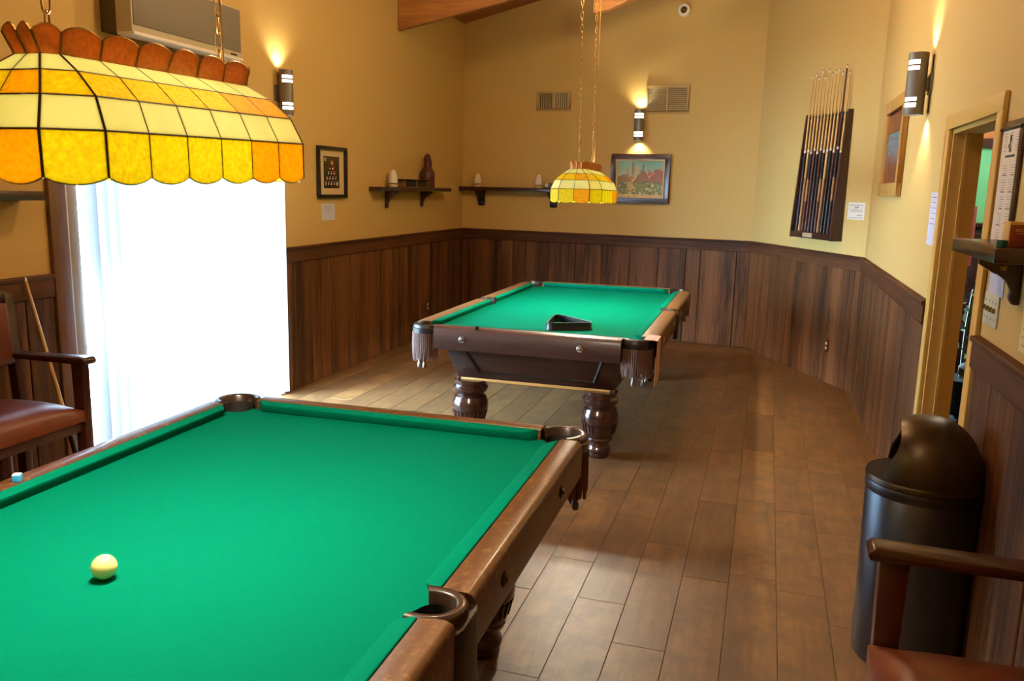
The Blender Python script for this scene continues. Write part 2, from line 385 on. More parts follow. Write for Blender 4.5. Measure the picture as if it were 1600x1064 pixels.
# wainscot: each board a piece of its wall
BH, CAPZ = 1.045, 1.166
def wainscot(wall, origin, xdir, ydir, segs, seed):
    """segs: list of lists of seam positions along xdir"""
    fr = frame_on((origin[0], origin[1], 0), xdir, ydir); rnd = random.Random(seed); cache = {}
    for seams in segs:
        bk = MB().box(seams[0], seams[-1], .0005, .004, 0.0, BH + .01).build('wainscot_backing', M['back'], wall); bk.matrix_local = fr
        for a, b in zip(seams[:-1], seams[1:]):
            wdt = round(b - a - .007, 3); t = rnd.choice((.014, .016, .018)); key = (wdt, t)
            if key not in cache:
                cache[key] = MB().box(0, wdt, .004, t, .002, BH).mesh('wainscot_board', M['board'], bevel=.003, seg=1, smooth=0)
            o = link('wainscot_board', cache[key], wall); o.matrix_local = fr @ Matrix.Translation((a + .0035, 0, 0))
def caprail(name, origin, xdir, ydir, a, b, mat):
    fr = frame_on((origin[0], origin[1], 0), xdir, ydir)
    prof = [(.0, 1.046), (.026, 1.046), (.028, 1.05), (.028, 1.140), (.036, 1.146), (.038, 1.160), (.034, CAPZ), (0, CAPZ)]
    o = MB().prism(prof, a, b, lambda u, v, w: (w, u, v)).build(name, mat, smooth=0); o.matrix_world = fr
    return struct(o)
L0 = (XL, 0); lx, ly = (0, 1, 0), (1, 0, 0)
# left wall, local x = world y
wainscot(wl, L0, lx, ly, [[5.70, 5.80, 6.11, 6.43, 6.785, 7.085, 7.39, 7.70, 8.03, 8.35, 8.67, 8.99, 9.31, 9.60, 9.735],
                          [-1.5, -1.2, -.9, -.6, -.3, 0, .3, .6, .9, 1.2, 1.5, 1.8, 2.1, 2.42, 2.74, 3.03, 3.30, 3.48]], 1)
caprail('trim_1', L0, lx, ly, 5.70, 9.74, M['railx']); caprail('trim_2', L0, lx, ly, -1.5, 3.48, M['railx'])
bx = (CB - CA).normalized(); bn = Vector((bx.y, -bx.x)); LB = (CB - CA).length
wainscot(wb, CA, (bx.x, bx.y, 0), (bn.x, bn.y, 0), [[.02, .13, .52, .745, .91, 1.20, 1.54, 1.87, 2.20, 2.53, 2.84, 3.0, 3.39, LB - .005]], 2)
caprail('trim_3', CA, (bx.x, bx.y, 0), (bn.x, bn.y, 0), .0, LB - .0, M['railx'])
cx = (CC - CB).normalized(); cn = Vector((-.886, -.465)); LC = (CC - CB).length
wainscot(wc, CB, (cx.x, cx.y, 0), (cn.x, cn.y, 0), [[.005, .22, .47, .86, 1.20, 1.595, 1.95, LC - .02]], 3)
caprail('trim_4', CB, (cx.x, cx.y, 0), (cn.x, cn.y, 0), 0, LC - .0, M['railx'])
wainscot(wr, (XR, 0), (0, 1, 0), (-1, 0, 0), [[4.54, 4.565, 4.78, 5.09, 5.385, 5.71, 5.975, 6.28, 6.58, 6.88, 7.18, 7.49],
                                              [-1.5, -1.1, -.8, -.5, -.2, .1, .4, .7, 1.0, 1.3, 1.6, 1.93, 2.25, 2.56, 2.865, 3.163, 3.43, 3.455]], 4)
caprail('trim_5', (XR, 0), (0, 1, 0), (-1, 0, 0), 4.53, 7.5, M['railx']); caprail('trim_6', (XR, 0), (0, 1, 0), (-1, 0, 0), -1.5, 3.46, M['railx'])

# ------------------------------------------------------------------ glass door, blind, posts
d1 = empty('door_1'); struct(d1)
fr = MB().box(XL - .13, XL - .07, DY0, DY0 + .06, 0, DTOP).box(XL - .13, XL - .07, DY1 - .06, DY1, 0, DTOP).box(XL - .13, XL - .07, DY0, DY1, DTOP - .06, DTOP).box(XL - .13, XL - .07, DY0, DY1, 0, .05)
fr.box(XL - .12, XL - .08, 4.60, 4.67, .05, DTOP - .06).build('door_frame', M['frame'], d1, smooth=0)
for a, b in ((DY0 + .06, 4.60), (4.67, DY1 - .06)): MB().box(XL - .104, XL - .098, a, b, .05, DTOP - .06).build('glass_pane', M['glass'], d1, smooth=0)
struct(MB().box(XL - .01, XL + .025, 3.49, 3.60, 0, 2.16).build('trim_7', M['postw'], bevel=.004))
struct(MB().box(XL - .01, XL + .02, 3.60, 3.612, 0, 2.12).build('trim_8', M['frame'], bevel=.002))
struct(MB().box(XL - .01, XL + .012, 3.613, 3.69, 0, 2.10).build('trim_12', M['stile'], bevel=.003))
struct(MB().box(XL - .01, XL + .02, DY1 - .03, DY1 + .055, 0, 2.14).build('trim_9', M['frame'], bevel=.003))
struct(MB().box(XL - .01, XL + .03, 3.49, DY1 + .055, DTOP, 2.17).build('trim_10', M['postw'], bevel=.004))
bl = empty('vertical_blind', (XL + .06, 4.64, 0)); tag(bl, 'white vertical slat blind glowing with daylight over the glass door', 'blind')
MB().box(-.03, .05, -1.02, .98, 2.08, 2.15).build('head_rail', M['white'], bl, bevel=.004)
sm = MB().prism([(-.044, 0), (-.022, .004), (0, .0055), (.022, .004), (.044, 0), (.022, .0052), (0, .0067), (-.022, .0052)], .04, 2.085).mesh('slat', M['slat'], smooth=60)
ns = 25
for i in range(ns):
    o = link('slat', sm, bl, (0, -.925 + i * 1.87 / (ns - 1), 0)); o.rotation_euler = (0, 0, math.radians(44))
struct(MB().box(-12, XL - .17, -3, 14, -.2, -.05).build('ground', M['patio'], smooth=0))

# ------------------------------------------------------------------ doorway on the right, room behind it
d2 = empty('door_2'); struct(d2)
c = MB()
for a, b in ((EY1, EY1 + .085), (EY0 - .085, EY0)): c.box(XR - .02, XR, a, b, 0, ETOP + .0)
c.box(XR - .02, XR, EY0 - .085, EY1 + .085, ETOP, ETOP + .07); c.build('door_casing', M['casing'], d2, bevel=.005)
c = MB()
for a, b in ((EY1 - .02, EY1), (EY0, EY0 + .02)): c.box(XR + .001, XR + .125, a, b, 0, ETOP - .02)
c.box(XR + .001, XR + .125, EY0, EY1, ETOP - .02, ETOP)
c.build('door_jamb', M['casing'], d2, smooth=0)
c = MB().box(XR + .05, XR + .065, EY1 - .032, EY1 - .02, 0, ETOP - .02).box(XR + .05, XR + .065, EY0 + .02, EY0 + .032, 0, ETOP - .02)
c.build('door_stop', M['casing'], d2, smooth=0)
struct(MB().box(XR + .121, 4.2, 1.5, 8.4, -.12, -.002).build('floor_next_room', M['darkfloor'], smooth=0))
struct(MB().box(XR + .3, 4.2, 8.2, 8.35, 0, 3.2).build('wall_next_room', M['bwall'], smooth=0))
struct(MB().box(4.05, 4.2, 1.5, 8.2, 0, 3.2).build('wall_next_room_side', M['bwall'], smooth=0))
struct(MB().box(XR + .125, 4.2, 1.5, 1.6, 0, 3.2).build('wall_next_room_front', M['bwall'], smooth=0))
struct(MB().box(XR + .125, 4.2, 1.5, 8.35, 3.2, 3.3).build('ceiling_next_room', M['bwall'], smooth=0))
struct(MB().box(XR + .3, 2.6, 8.16, 8.2, .0, 2.10).build('wall_next_room_panel', M['gwall'], smooth=0))
struct(MB().box(XR + .3, 2.6, 8.14, 8.2, 2.10, 2.18).build('trim_11', M['dark'], smooth=0))
lamp('next_room_fill_light', 'POINT', (2.4, 5.4, 2.9), 30, (1, .95, .85), .1)  # unseen point lights added to brighten the pink panel and green wall
lamp('next_room_fill_light', 'POINT', (1.9, 7.4, 2.9), 40, (1, .95, .85), .1)

# ------------------------------------------------------------------ billiard tables
BED, RTOP = .770, .810
TW, TL = 1.268, 2.536
def table(name, loc, rz, OR, rails, railsx, apronx, near):
    T = empty(name, loc, rz); hw, hl = TW / 2, TL / 2; ip = M['iron'] if near else M['leather']
    cpos = (hw + .035, hl + .035); spos = hw + .056; rh = .060
    # bed with notched corners and sides
    X, Y = hw + .05, hl + .05; poly = []
    def arc(cx, cy, r, a0, a1, n=8): return [(cx + r * math.cos(a0 + (a1 - a0) * i / n), cy + r * math.sin(a0 + (a1 - a0) * i / n)) for i in range(n + 1)]
    dx = math.sqrt(rh ** 2 - (Y - cpos[1]) ** 2); qa = math.atan2(-dx, X - cpos[0]); qb = math.atan2(Y - cpos[1], -dx) - 2 * PI
    q = arc(*cpos, rh, qa, qb, 10)
    ds = math.sqrt(rh ** 2 - (X - spos) ** 2); s = arc(spos, 0, rh, math.atan2(-ds, X - spos) % (2 * PI), math.atan2(ds, X - spos) % (2 * PI), 10)
    s = s if s[0][1] < s[-1][1] else s[::-1]
    poly = s + q + [(-x, y) for x, y in q[::-1]] + [(-x, y) for x, y in s[::-1]] + [(-x, -y) for x, y in q] + [(x, -y) for x, y in q[::-1]]
    MB().prism(poly, BED - .03, BED).build('cloth_bed', M['cloth'], T, smooth=0)
    # rails: outward profile
    prof = [(.046, .735), (.046, .806), (.052, RTOP), (OR - .022, RTOP), (OR - .008, RTOP - .005), (OR, RTOP - .018), (OR, .685), (OR - .008, .668), (OR - .03, .668)]
    cprof = [(.0, BED + .037), (.046, BED + .041), (.046, BED), (.022, BED), (.005, BED + .027)]
    medal = MB().lathe([(0, .021), (.004, .021), (.007, .017), (.006, .012), (.012, .006)], 14).mesh('medallion', M['iron' if near else 'steel'])
    def rail(pa, pb, out, e0, e1, n0, n1, b0, b1, mat, nm='rail'):
        """pa->pb nose line; e: trims of wood, n: nose trims, b: back trims"""
        pa, pb = Vector(pa), Vector(pb); d = (pb - pa).normalized(); o = Vector(out)
        r = MB().sweep([(pa + d * e0, o), (pb - d * e1, o)], prof).build(nm, mat, T, bevel=.0)
        vs = []
        for end, (n_, b_), p, dd in ((0, (n0, b0), pa, d), (1, (n1, b1), pb, -d)):
            for u, z in cprof:
                tt = n_ + (b_ - n_) * (u / .046); w = p + dd * tt + o * u; vs.append((w.x, w.y, z))
        n = len(cprof); MB().add(vs, [tuple(range(n)), tuple(range(n, 2 * n))[::-1]] + [(i, n + i, n + (i + 1) % n, (i + 1) % n) for i in range(n)]).build('cushion', M['cloth'], r, bevel=.004, smooth=50)
        return r
    for sy in (-1, 1):
        r = rail((-hw, sy * hl), (hw, sy * hl), (0, sy), .045, .045, .105, .105, .056, .056, apronx if sy < 0 else railsx)
        for x in (-.40, .345):
            m = link('medallion', medal, r, (x, sy * (hl + OR - .001), .738)); m.rotation_euler = (-sy * PI / 2, 0, 0)
    for sx in (-1, 1):
        for sy in (-1, 1):
            a, b = (sx * hw, sy * .0), (sx * hw, sy * hl)
            r = rail(a, b, (sx, 0), .062, .045, .085, .105, .058, .056, rails)
            for y in (.28, .90):
                m = link('medallion', medal, r, (sx * (hw + OR - .001), sy * y, .742)); m.rotation_euler = (0, sx * PI / 2, 0)
    # corner pockets
    for sx in (-1, 1):
        for sy in (-1, 1):
            p = empty('corner_pocket', (0, 0, 0), 0, T); base = math.atan2(sy, sx); R = .066
            path = [((sx * cpos[0] + R * math.cos(base + a), sy * cpos[1] + R * math.sin(base + a)), (math.cos(base + a), math.sin(base + a))) for a in np.linspace(-1.9, 1.9, 22)]
            MB().sweep(path, [(0, BED - .05), (0, RTOP - .004), (.006, RTOP + .003), (.020, RTOP + .001), (.028, RTOP - .010), (.028, .735), (.02, .725)]).build('pocket_collar', ip, p, smooth=60)
            MB().lathe([(0, .045), (.02, .054), (.10, .0595), (.128, .0598)], 20, (sx * cpos[0], sy * cpos[1], .655), caps=False).add(*disc(sx * cpos[0], sy * cpos[1], .656, .046)).build('pocket_well', M['well'], p)
            if not near or sy > 0:
                fb = MB(); rr = random.Random(5)
                for a in np.linspace(-1.8, 1.8, 30):
                    r_ = R + .030; x, y = sx * cpos[0] + r_ * math.cos(base + a), sy * cpos[1] + r_ * math.sin(base + a); zz = .585 + rr.uniform(-.012, .012)
                    fb.tube([(x, y, .755), (x + .002 * math.cos(base + a), y, .66), (x + rr.uniform(-.004, .004), y + rr.uniform(-.004, .004), zz)], [.0050, .0056, .0050], 5)
                o = fb.build('fringe', M['fringe'], p)
                o['kind'] = 'stuff'
                MB().sweep(path, [(.027, .750), (.032, .752), (.033, .785), (.028, .788)]).build('leather_cap', M['leather'] if not near else M['iron'], p, smooth=60)
                MB().lathe([(0, .012), (.03, .040), (.075, .052), (.08, .05)], 14, (sx * cpos[0], sy * cpos[1], .575), caps=True).build('pocket_bag', M['leather'], p)
                for a in (-.9, .1, .8):
                    x, y = sx * cpos[0] + .062 * math.cos(base + a), sy * cpos[1] + .062 * math.sin(base + a)
                    MB().lathe([(-.05, .003), (-.046, .012), (-.03, .014), (-.012, .009), (0, .005), (.03, .003)], 10, (x, y, .575)).build('tassel', M['steel'], p)
        p = empty('side_pocket', (0, 0, 0), 0, T); R = .046; b0 = 0 if sx > 0 else PI
        path = [((sx * spos + R * math.cos(b0 + a) - sx * .03 * max(0, abs(a) - 1.6), R * math.sin(b0 + a) * (1 + .25 * max(0, abs(a) - 1.5))), (math.cos(b0 + a), math.sin(b0 + a))) for a in np.linspace(-2.0, 2.0, 20)]
        MB().sweep(path, [(0, BED - .05), (0, RTOP - .004), (.005, RTOP + .0005), (.020, RTOP + .0015), (.028, RTOP - .006), (.028, .735)]).build('pocket_collar', ip, p, smooth=60)
        MB().lathe([(0, .036), (.02, .041), (.128, .0425)], 18, (sx * spos, 0, .655), caps=False).add(*disc(sx * spos, 0, .656, .038)).build('pocket_well', M['well'], p)
        xo = hw + OR
        P = [(xo - .02, -.075), (xo + .003, -.07), (xo + .010, -.04), (xo + .010, .04), (xo + .003, .07), (xo - .02, .075)]
        MB().prism([(sx * u, v) for u, v in P], .60, .785).build('pocket_boot', M['leather'], p, bevel=.004)
    # cabinet body: tapered skirt
    t, b, zt, zb = (hw - .035, hl - .02), (hw - .125, hl - .11), .70, .43
    MB().add([(-b[0], -b[1], zb), (b[0], -b[1], zb), (b[0], b[1], zb), (-b[0], b[1], zb), (-t[0], -t[1], zt), (t[0], -t[1], zt), (t[0], t[1], zt), (-t[0], t[1], zt)],
             [(0, 3, 2, 1), (4, 5, 6, 7), (0, 1, 5, 4), (1, 2, 6, 5), (2, 3, 7, 6), (3, 0, 4, 7)]).build('cabinet_body', M['darkx'], T, bevel=.004)
    def face(u, z, sy, o):          # point on the end face: u across, z height, o proud
        f = (zt - z) / (zt - zb); return (u, sy * (t[1] + (b[1] - t[1]) * f + o), z)
    for sy in (-1, 1):
        TLx, TRx, BLx, BRx, z1, z0 = -.445, .452, -.362, .398, .642, .488
        pv = []
        for o in (.0, .006):
            pv += [face(TLx, z1, sy, o), face(TRx, z1, sy, o), face(BRx, z0, sy, o), face(BLx, z0, sy, o)]
        pn = MB().add(pv, [(0, 1, 2, 3), (4, 7, 6, 5), (0, 4, 5, 1), (1, 5, 6, 2), (2, 6, 7, 3), (3, 7, 4, 0)]).build('panel', M['darkx'], T, bevel=.003)
        cs = [face(TLx, z1, sy, .004), face(TRx, z1, sy, .004), face(BRx, z0, sy, .004), face(BLx, z0, sy, .004)]
        for i in range(4): MB().tube([cs[i], cs[(i + 1) % 4]], .013 if i in (1, 3) else .008, 6).build('panel_moulding', M['leather'], pn)
        MB().cbox((0, sy * (b[1] - .004), zb + .004), (2 * b[0] + .02, .022, .018)).build('trim_strip', M['rawtrim'], T, bevel=.003)
        MB().tube([face(0, .66, sy, .0), face(0, .655, sy, .02), face(0, .63, sy, .03), face(0, .612, sy, .022), face(0, .61, sy, .008)], .004, 6).build('hook', M['black'], T)
    for sx in (-1, 1):
        for sy in (-.5, .5):
            f0 = lambda z, o: sx * (t[0] + (b[0] - t[0]) * (zt - z) / (zt - zb) + o)
            y0, y1 = sy * hl * 2 * .5 - .48, sy * hl * 2 * .5 + .48; pv = []
            for o in (0, .006): pv += [(f0(.642, o), y0, .642), (f0(.642, o), y1, .642), (f0(.488, o), y1 - .04, .488), (f0(.488, o), y0 + .04, .488)]
            MB().add(pv, [(0, 1, 2, 3), (4, 7, 6, 5), (0, 4, 5, 1), (1, 5, 6, 2), (2, 6, 7, 3), (3, 7, 4, 0)]).build('panel', M['dark'], T, bevel=.003)
        MB().cbox((sx * (b[0] - .004), 0, zb + .004), (.022, 2 * b[1] + .02, .018)).build('trim_strip', M['darkx'], T, bevel=.003)
    prof = [(0, .062), (.010, .068), (.032, .068), (.040, .074), (.052, .076), (.064, .074), (.072, .068), (.088, .066), (.102, .070), (.113, .084), (.126, .088), (.134, .083), (.142, .091), (.16, .096), (.225, .111), (.233, .117), (.262, .119), (.29, .115), (.305, .108), (.318, .104), (.326, .090), (.338, .092), (.352, .105), (.372, .116), (.384, .115), (.393, .107), (.402, .102), (.412, .107), (.43, .108)]
    lm = MB().lathe(prof, 28).mesh('leg', M['leg'], smooth=35)
    rb = MB()
    for i in range(24):
        a = 2 * PI * i / 24; ca, sa = math.cos(a), math.sin(a); vs = []
        for z, r in ((.164, .0965), (.222, .1105)):
            for da, dr in ((-.035, -.004), (-.035, .005), (.035, .005), (.035, -.004)): vs.append(((r + dr) * math.cos(a + da * 1.6), (r + dr) * math.sin(a + da * 1.6), z))
        rb.add(vs, [(0, 1, 2, 3), (4, 7, 6, 5), (0, 4, 5, 1), (1, 5, 6, 2), (2, 6, 7, 3), (3, 7, 4, 0)])
    rbm = rb.mesh('fluting', M['leg'], smooth=0)
    for sx in (-1, 1):
        for sy in (-1, 1):
            lg = link('leg', lm, T, (sx * (hw - .2), sy * (hl - .13), 0)); link('fluting', rbm, lg)
    return T
def disc(x, y, z, r, n=16):
    return [(x + r * math.cos(2 * PI * i / n), y + r * math.sin(2 * PI * i / n), z) for i in range(n)], [tuple(range(n))]
def corner_center(ox, oy, rz, dx, dy):
    c, s = math.cos(rz), math.sin(rz); return (ox + c * dx - s * dy, oy + s * dx + c * dy, 0)
near_t = table('billiard_table', corner_center(-.6876, 2.7734, .0153, -TW / 2, -TL / 2), .0153, .128, M['railn'], M['railnx'], M['railnx'], True)
tag(near_t, 'large billiard table with varnished brown rails, nearest the viewer, cue ball on it', 'billiard table')
far_t = table('billiard_table', corner_center(-1.9911, 4.8873, .0092, TW / 2, TL / 2), .0092, .148, M['railf'], M['railf'], M['railfx'], False)
tag(far_t, 'dark antique billiard table with fringed corner pockets, farther away, black rack on it', 'billiard table')

b = MB().sphere((0, 0, 0), .0286, 28, 16).build('cue_ball', M['ivory'], loc=(-1.392, 1.426, BED + .0287), smooth=180)
tag(b, 'yellowed ivory cue ball alone on the nearer green table', 'ball')
def chalk(loc, rz, mats, label):
    o = empty('chalk_cube', loc, rz); MB().cbox((0, 0, .010), (.022, .022, .019)).build('paper_wrap', mats[0], o, bevel=.001)
    MB().cbox((0, 0, .0205), (.0205, .0205, .004)).build('chalk_top', mats[1], o, bevel=.001); tag(o, label, 'chalk'); return o
chalk((-2.008, 1.762, RTOP), .5, (M['blue'], M['paper']), 'blue chalk cube on the left rail of the nearer table')
chalk((-1.66, 4.745, RTOP), .3, (M['black'], M['black']), 'small dark chalk cube on the front rail of the farther table')
# triangle rack on the far table
tri = [Vector((-1.321, 5.10)), Vector((-1.023, 5.264)), Vector((-1.366, 5.566))]
def rtri(off, rad, n=6):
    cen = sum(tri, Vector((0, 0))) / 3; out = []
    for i in range(3):
        p, a, b_ = tri[i], tri[i - 1], tri[(i + 1) % 3]
        da, db = (a - p).normalized(), (b_ - p).normalized(); bis = (da + db).normalized(); half = math.acos(max(-1, min(1, da.dot(db)))) / 2
        c0 = p + bis * (.035 / math.sin(half)); a0 = math.atan2(-db.x * 1., db.y) ; 
        na = Vector((da.y, -da.x)); na = na if na.dot(bis) < 0 else -na; nb = Vector((db.y, -db.x)); nb = nb if nb.dot(bis) < 0 else -nb
        for k in range(n + 1):
            d = na.lerp(nb, k / n).normalized(); out.append((c0 + d * (.035 + off), d))
    return out
tp = [(p - Vector((-1.237, 5.31)), d) for p, d in rtri(0, 0)]
tr = MB().sweep(tp, [(0.004, 0), (.004, .006), (-.001, .012), (-.001, .05), (-.010, .05), (-.010, 0)], closed=True).build('triangle_rack', M['black'], loc=(-1.237, 5.31, BED + .0005), smooth=40)
tag(tr, 'black plastic triangle ball rack lying on the farther green table', 'rack')
# pink cloth over the far table's right rail
tx = -.5705
P = [(-.64, .8125), (-.585, .8125), (tx + .008, .809), (tx + .004, .795), (tx + .003, .70), (tx + .006, .60), (tx + .004, .535)]
Q = [(x + (.003 if i > 2 else 0), z + .003) for i, (x, z) in enumerate(P)]
vs = []; fs = []
n = len(P)
for y, dz in ((4.80, 0), (4.86, .004), (4.92, .0), (4.98, .004)):
    for j, (x, z) in enumerate(P + Q[::-1]): vs.append((x + .004 * math.sin(y * 60) * (1 if z < .78 else 0), y, z + (y - 4.80) * (.05 if z < .6 else 0)))
for i in range(3):
    for j in range(2 * n): fs.append((i * 2 * n + j, i * 2 * n + (j + 1) % (2 * n), (i + 1) * 2 * n + (j + 1) % (2 * n), (i + 1) * 2 * n + j))
fs += [tuple(range(2 * n)), tuple(range(6 * n, 8 * n))[::-1]]
tag(MB().add(vs, fs).build('towel', M['pink'], smooth=60), 'narrow pale pink cloth hanging over the right rail of the farther table', 'towel')

# ------------------------------------------------------------------ stained glass lamps
def tiffany(loc, rz, tilt, chains, label, ctop):
    T = empty('stained_glass_lamp', loc, rz); T.rotation_euler = (tilt, 0, rz)
    hw, hl = .1844, .4089
    lev = [(-.085, 0, 0, .0746), (0, 0, 0, .0746), (.0613, .0265, .0238, .0626), (.1075, .077, .0573, .0422), (.1408, .1316, .0943, .0232)]
    def ring(z, ix, iy, c):
        x, y = hw - ix, hl - iy; pts = []
        side = [(x, -(y - c) + 2 * (y - c) * i / 6) for i in range(7)]
        end = [(x - c, y), (0, y), (-(x - c), y)]
        pts = side + end + [(-a, -b) for a, b in side] + [(-a, -b) for a, b in end]
        return [Vector((a, b, z)) for a, b in pts]
    R = [ring(*l) for l in lev]; N = len(R[0])
    # crown ring flares outward above the top ring
    ct = []
    for p in R[4]:
        d = Vector((p.x, p.y * .35, 0)); d.normalize(); ct.append(p + Vector((d.x * .018, (.020 if abs(p.y) > .30 else 0) * (1 if p.y > 0 else -1), .040)))
    shade = empty('shade', (0, 0, 0), 0, T)
    def pane(quad, mat, bulge=None, t=.003):
        a, b, c, d = quad; ctr = (a + b + c + d) / 4; nrm = (b - a).cross(d - a).normalized()
        sh = lambda p: p + (ctr - p).normalized() * .0015
        poly = [sh(a), sh(b), sh(c), sh(d)]
        if bulge:     # curved edge between a and b
            e = []
            for k in range(1, 8):
                u = k / 8; e.append(poly[0].lerp(poly[1], u) + bulge * (math.sin(PI * u) ** .75))
            poly = [poly[0]] + e + [poly[1], poly[2], poly[3]]
        n = len(poly); vs = [p - nrm * t / 2 for p in poly] + [p + nrm * t / 2 for p in poly]
        MB().add(vs, [tuple(range(n))[::-1], tuple(range(n, 2 * n))] + [(i, (i + 1) % n, n + (i + 1) % n, n + i) for i in range(n)]).build('glass_pane', mat, shade, smooth=0)
        return poly
    crn = MB(); came = MB(); seg = lambda a, b, r=.0022: came.tube([a, b], r, 5)
    mats = [M['amberlow'], M['cream'], M['amber'], M['cream']]
    for i in range(N):
        j = (i + 1) % N
        for l in range(4):
            pl_ = pane((R[l][i], R[l][j], R[l + 1][j], R[l + 1][i]), M['deep'] if (l in (0, 2) and i in (4, 5, 6, 7, 8, 9, 18, 11)) else mats[l], Vector((0, 0, -.013)) if l == 0 else None)  # deep panes: glass variety plus bulb falloff put into their colour
            seg(R[l][i], R[l + 1][i], .0028 if i in (0, 6, 7, 9, 10, 16, 17, 19) else .002)
            if l > 0: seg(R[l][i], R[l][j], .0022)
            if l == 0:
                for k in range(8): came.tube([pl_[k], pl_[k + 1]], .0014, 4)
        seg(R[4][i], R[4][j], .002)
        pc = pane((ct[i], ct[j], R[4][j], R[4][i]), M['crown'], Vector((0, 0, .014)))
        crn.tube([R[4][i], ct[i]], .0032, 5)
        for k in range(8): crn.tube([pc[k], pc[k + 1]], .0022, 4)
    came.build('lead_came', M['came'], shade); crn.build('crown_came', M['brass'], shade)
    # cross bar and bulbs
    bar = MB()
    for s in (-1, 1): bar.box(-.055, .055, s * .262 - .006, s * .262 + .006, .136, .142)
    bar.box(-.006, .006, -.31, .31, .133, .139); bar.build('cross_bar', M['brass'], T, smooth=0)
    for s in (-1, 1):
        MB().lathe([(-.01, .012), (.03, .014), (.05, .010)], 10, (0, s * .09, .085)).build('socket', M['brass'], T)
        MB().sphere((0, s * .09, .045), .028, 14, 8).build('bulb', M['bulb'], T)
    # chains of single links
    lk = []
    for k in range(12):
        a = 2 * PI * k / 12; lk.append((.0085 * math.cos(a), 0, .0165 * math.sin(a) + (.008 if math.sin(a) > .1 else -.008 if math.sin(a) < -.1 else 0)))
    lm = MB().tube(lk, .0022, 5, closed=True).mesh('link', M['brass'], smooth=180)
    for s, dxx in chains:
        c = empty('chain', (0, 0, 0), 0, T); z = .16; n = 0
        while z < ctop - loc[2]:
            o = link('link', lm, c, (dxx * (z - .14), s, z)); o.rotation_euler = (0, 0, (n % 2) * PI / 2 + .3); z += .0425; n += 1
        MB().lathe([(-.02, .02), (0, .03), (.012, .045), (.016, .045)], 14, (dxx * (z - .14), s, z)).build('canopy', M['brass'], c)
    MB().tube([(.012, chains[-1][0], .14), (.016, chains[-1][0] - .02, .5), (.01, chains[-1][0], 1.0), (.012, chains[-1][0], ctop - loc[2])], .0028, 5).build('cord', M['brass'], T)
    tag(T, label, 'lamp'); return T
M['bulb'] = emitter('bulb_glow', (255, 240, 212), 3300.0)
LN, LF = (-1.3482, 1.6044, 1.7649), (-1.3142, 6.1429, 1.6685)
tiffany(LN, -.008, .0188, ((-.262, .0), (.262, .0)), 'large amber and cream stained glass lamp hanging over the nearer table', ceilz(LN[0]) - .02)
tiffany(LF, .0192, -.0119, ((-.262, -.02), (.262, -.015)), 'amber stained glass lamp on long chains hanging over the farther table', ceilz(LF[0]) - .02)

# ------------------------------------------------------------------ wall lights
def sconce(mat, label, power=15):
    T = empty('wall_sconce'); T.matrix_world = mat          # local y points into the room, origin at the wall
    off = .076; r = .052; h = .165; sk = .012
    MB().box(-.05, .05, 0, sk, -.055, .055).box(-.018, .018, sk, off - r + .006, -.035, .035).build('bracket', M['sconce'], T, bevel=.003)
    body = MB()
    def ringp(z0, z1): body.lathe([(z0, r - .004), (z0, r), (z1, r), (z1, r - .004), (z0, r - .004)], 28, (0, off, 0), caps=False)
    ringp(-h, -.125); ringp(-.102, -.092); ringp(-.072, .072); ringp(.092, .102); ringp(.125, h)
    # solid back half so the slots open only forward
    body.lathe([(-.126, r - .001), (.126, r - .001)], 14, (0, off, 0), a0=PI + .05, a1=2 * PI - .05, caps=False)
    body.build('body', M['sconce'], T)
    for s in (-1, 1):
        g = MB().lathe([(s * .125, .047), (s * .072, .047)], 24, (0, off, 0), caps=False).build('glow_slot', M['glow'], T)
        MB().lathe([(s * .140, .0465), (s * .143, .0465)], 20, (0, off, 0)).build('lens', M['glow'], T)
        l = lamp('sconce_light', 'SPOT', (0, 0, 0), power, (1, .86, .55), .02, spot_size=math.radians(120), spot_blend=.9)
        l.parent = T; l.location = (0, off - .025, s * .158); l.rotation_euler = (0 if s < 0 else PI, 0, 0)
    tag(T, label, 'wall light'); return T
sconce(frame_on((XL, 5.70, 2.335), (0, -1, 0), (1, 0, 0)), 'grey cylinder wall light on the left wall above the ball picture')
bp = CA + bx * ((Vector((-1.43, 9.48)) - CA).dot(bx))
sconce(frame_on((bp.x, bp.y, 2.38), (bx.x, bx.y, 0), (bn.x, bn.y, 0)), 'grey cylinder wall light on the back wall above the desert painting')
s3 = sconce(frame_on((XR, 5.19, 2.285), (0, 1, 0), (-1, 0, 0)), 'dark cylinder wall light on the right wall beside the doorway')
MB().box(-.014, .014, 0, .006, -.155, .155).build('back_bar', M['dark'], s3, bevel=.002)  # narrow dark bar on the wall behind the cylinder

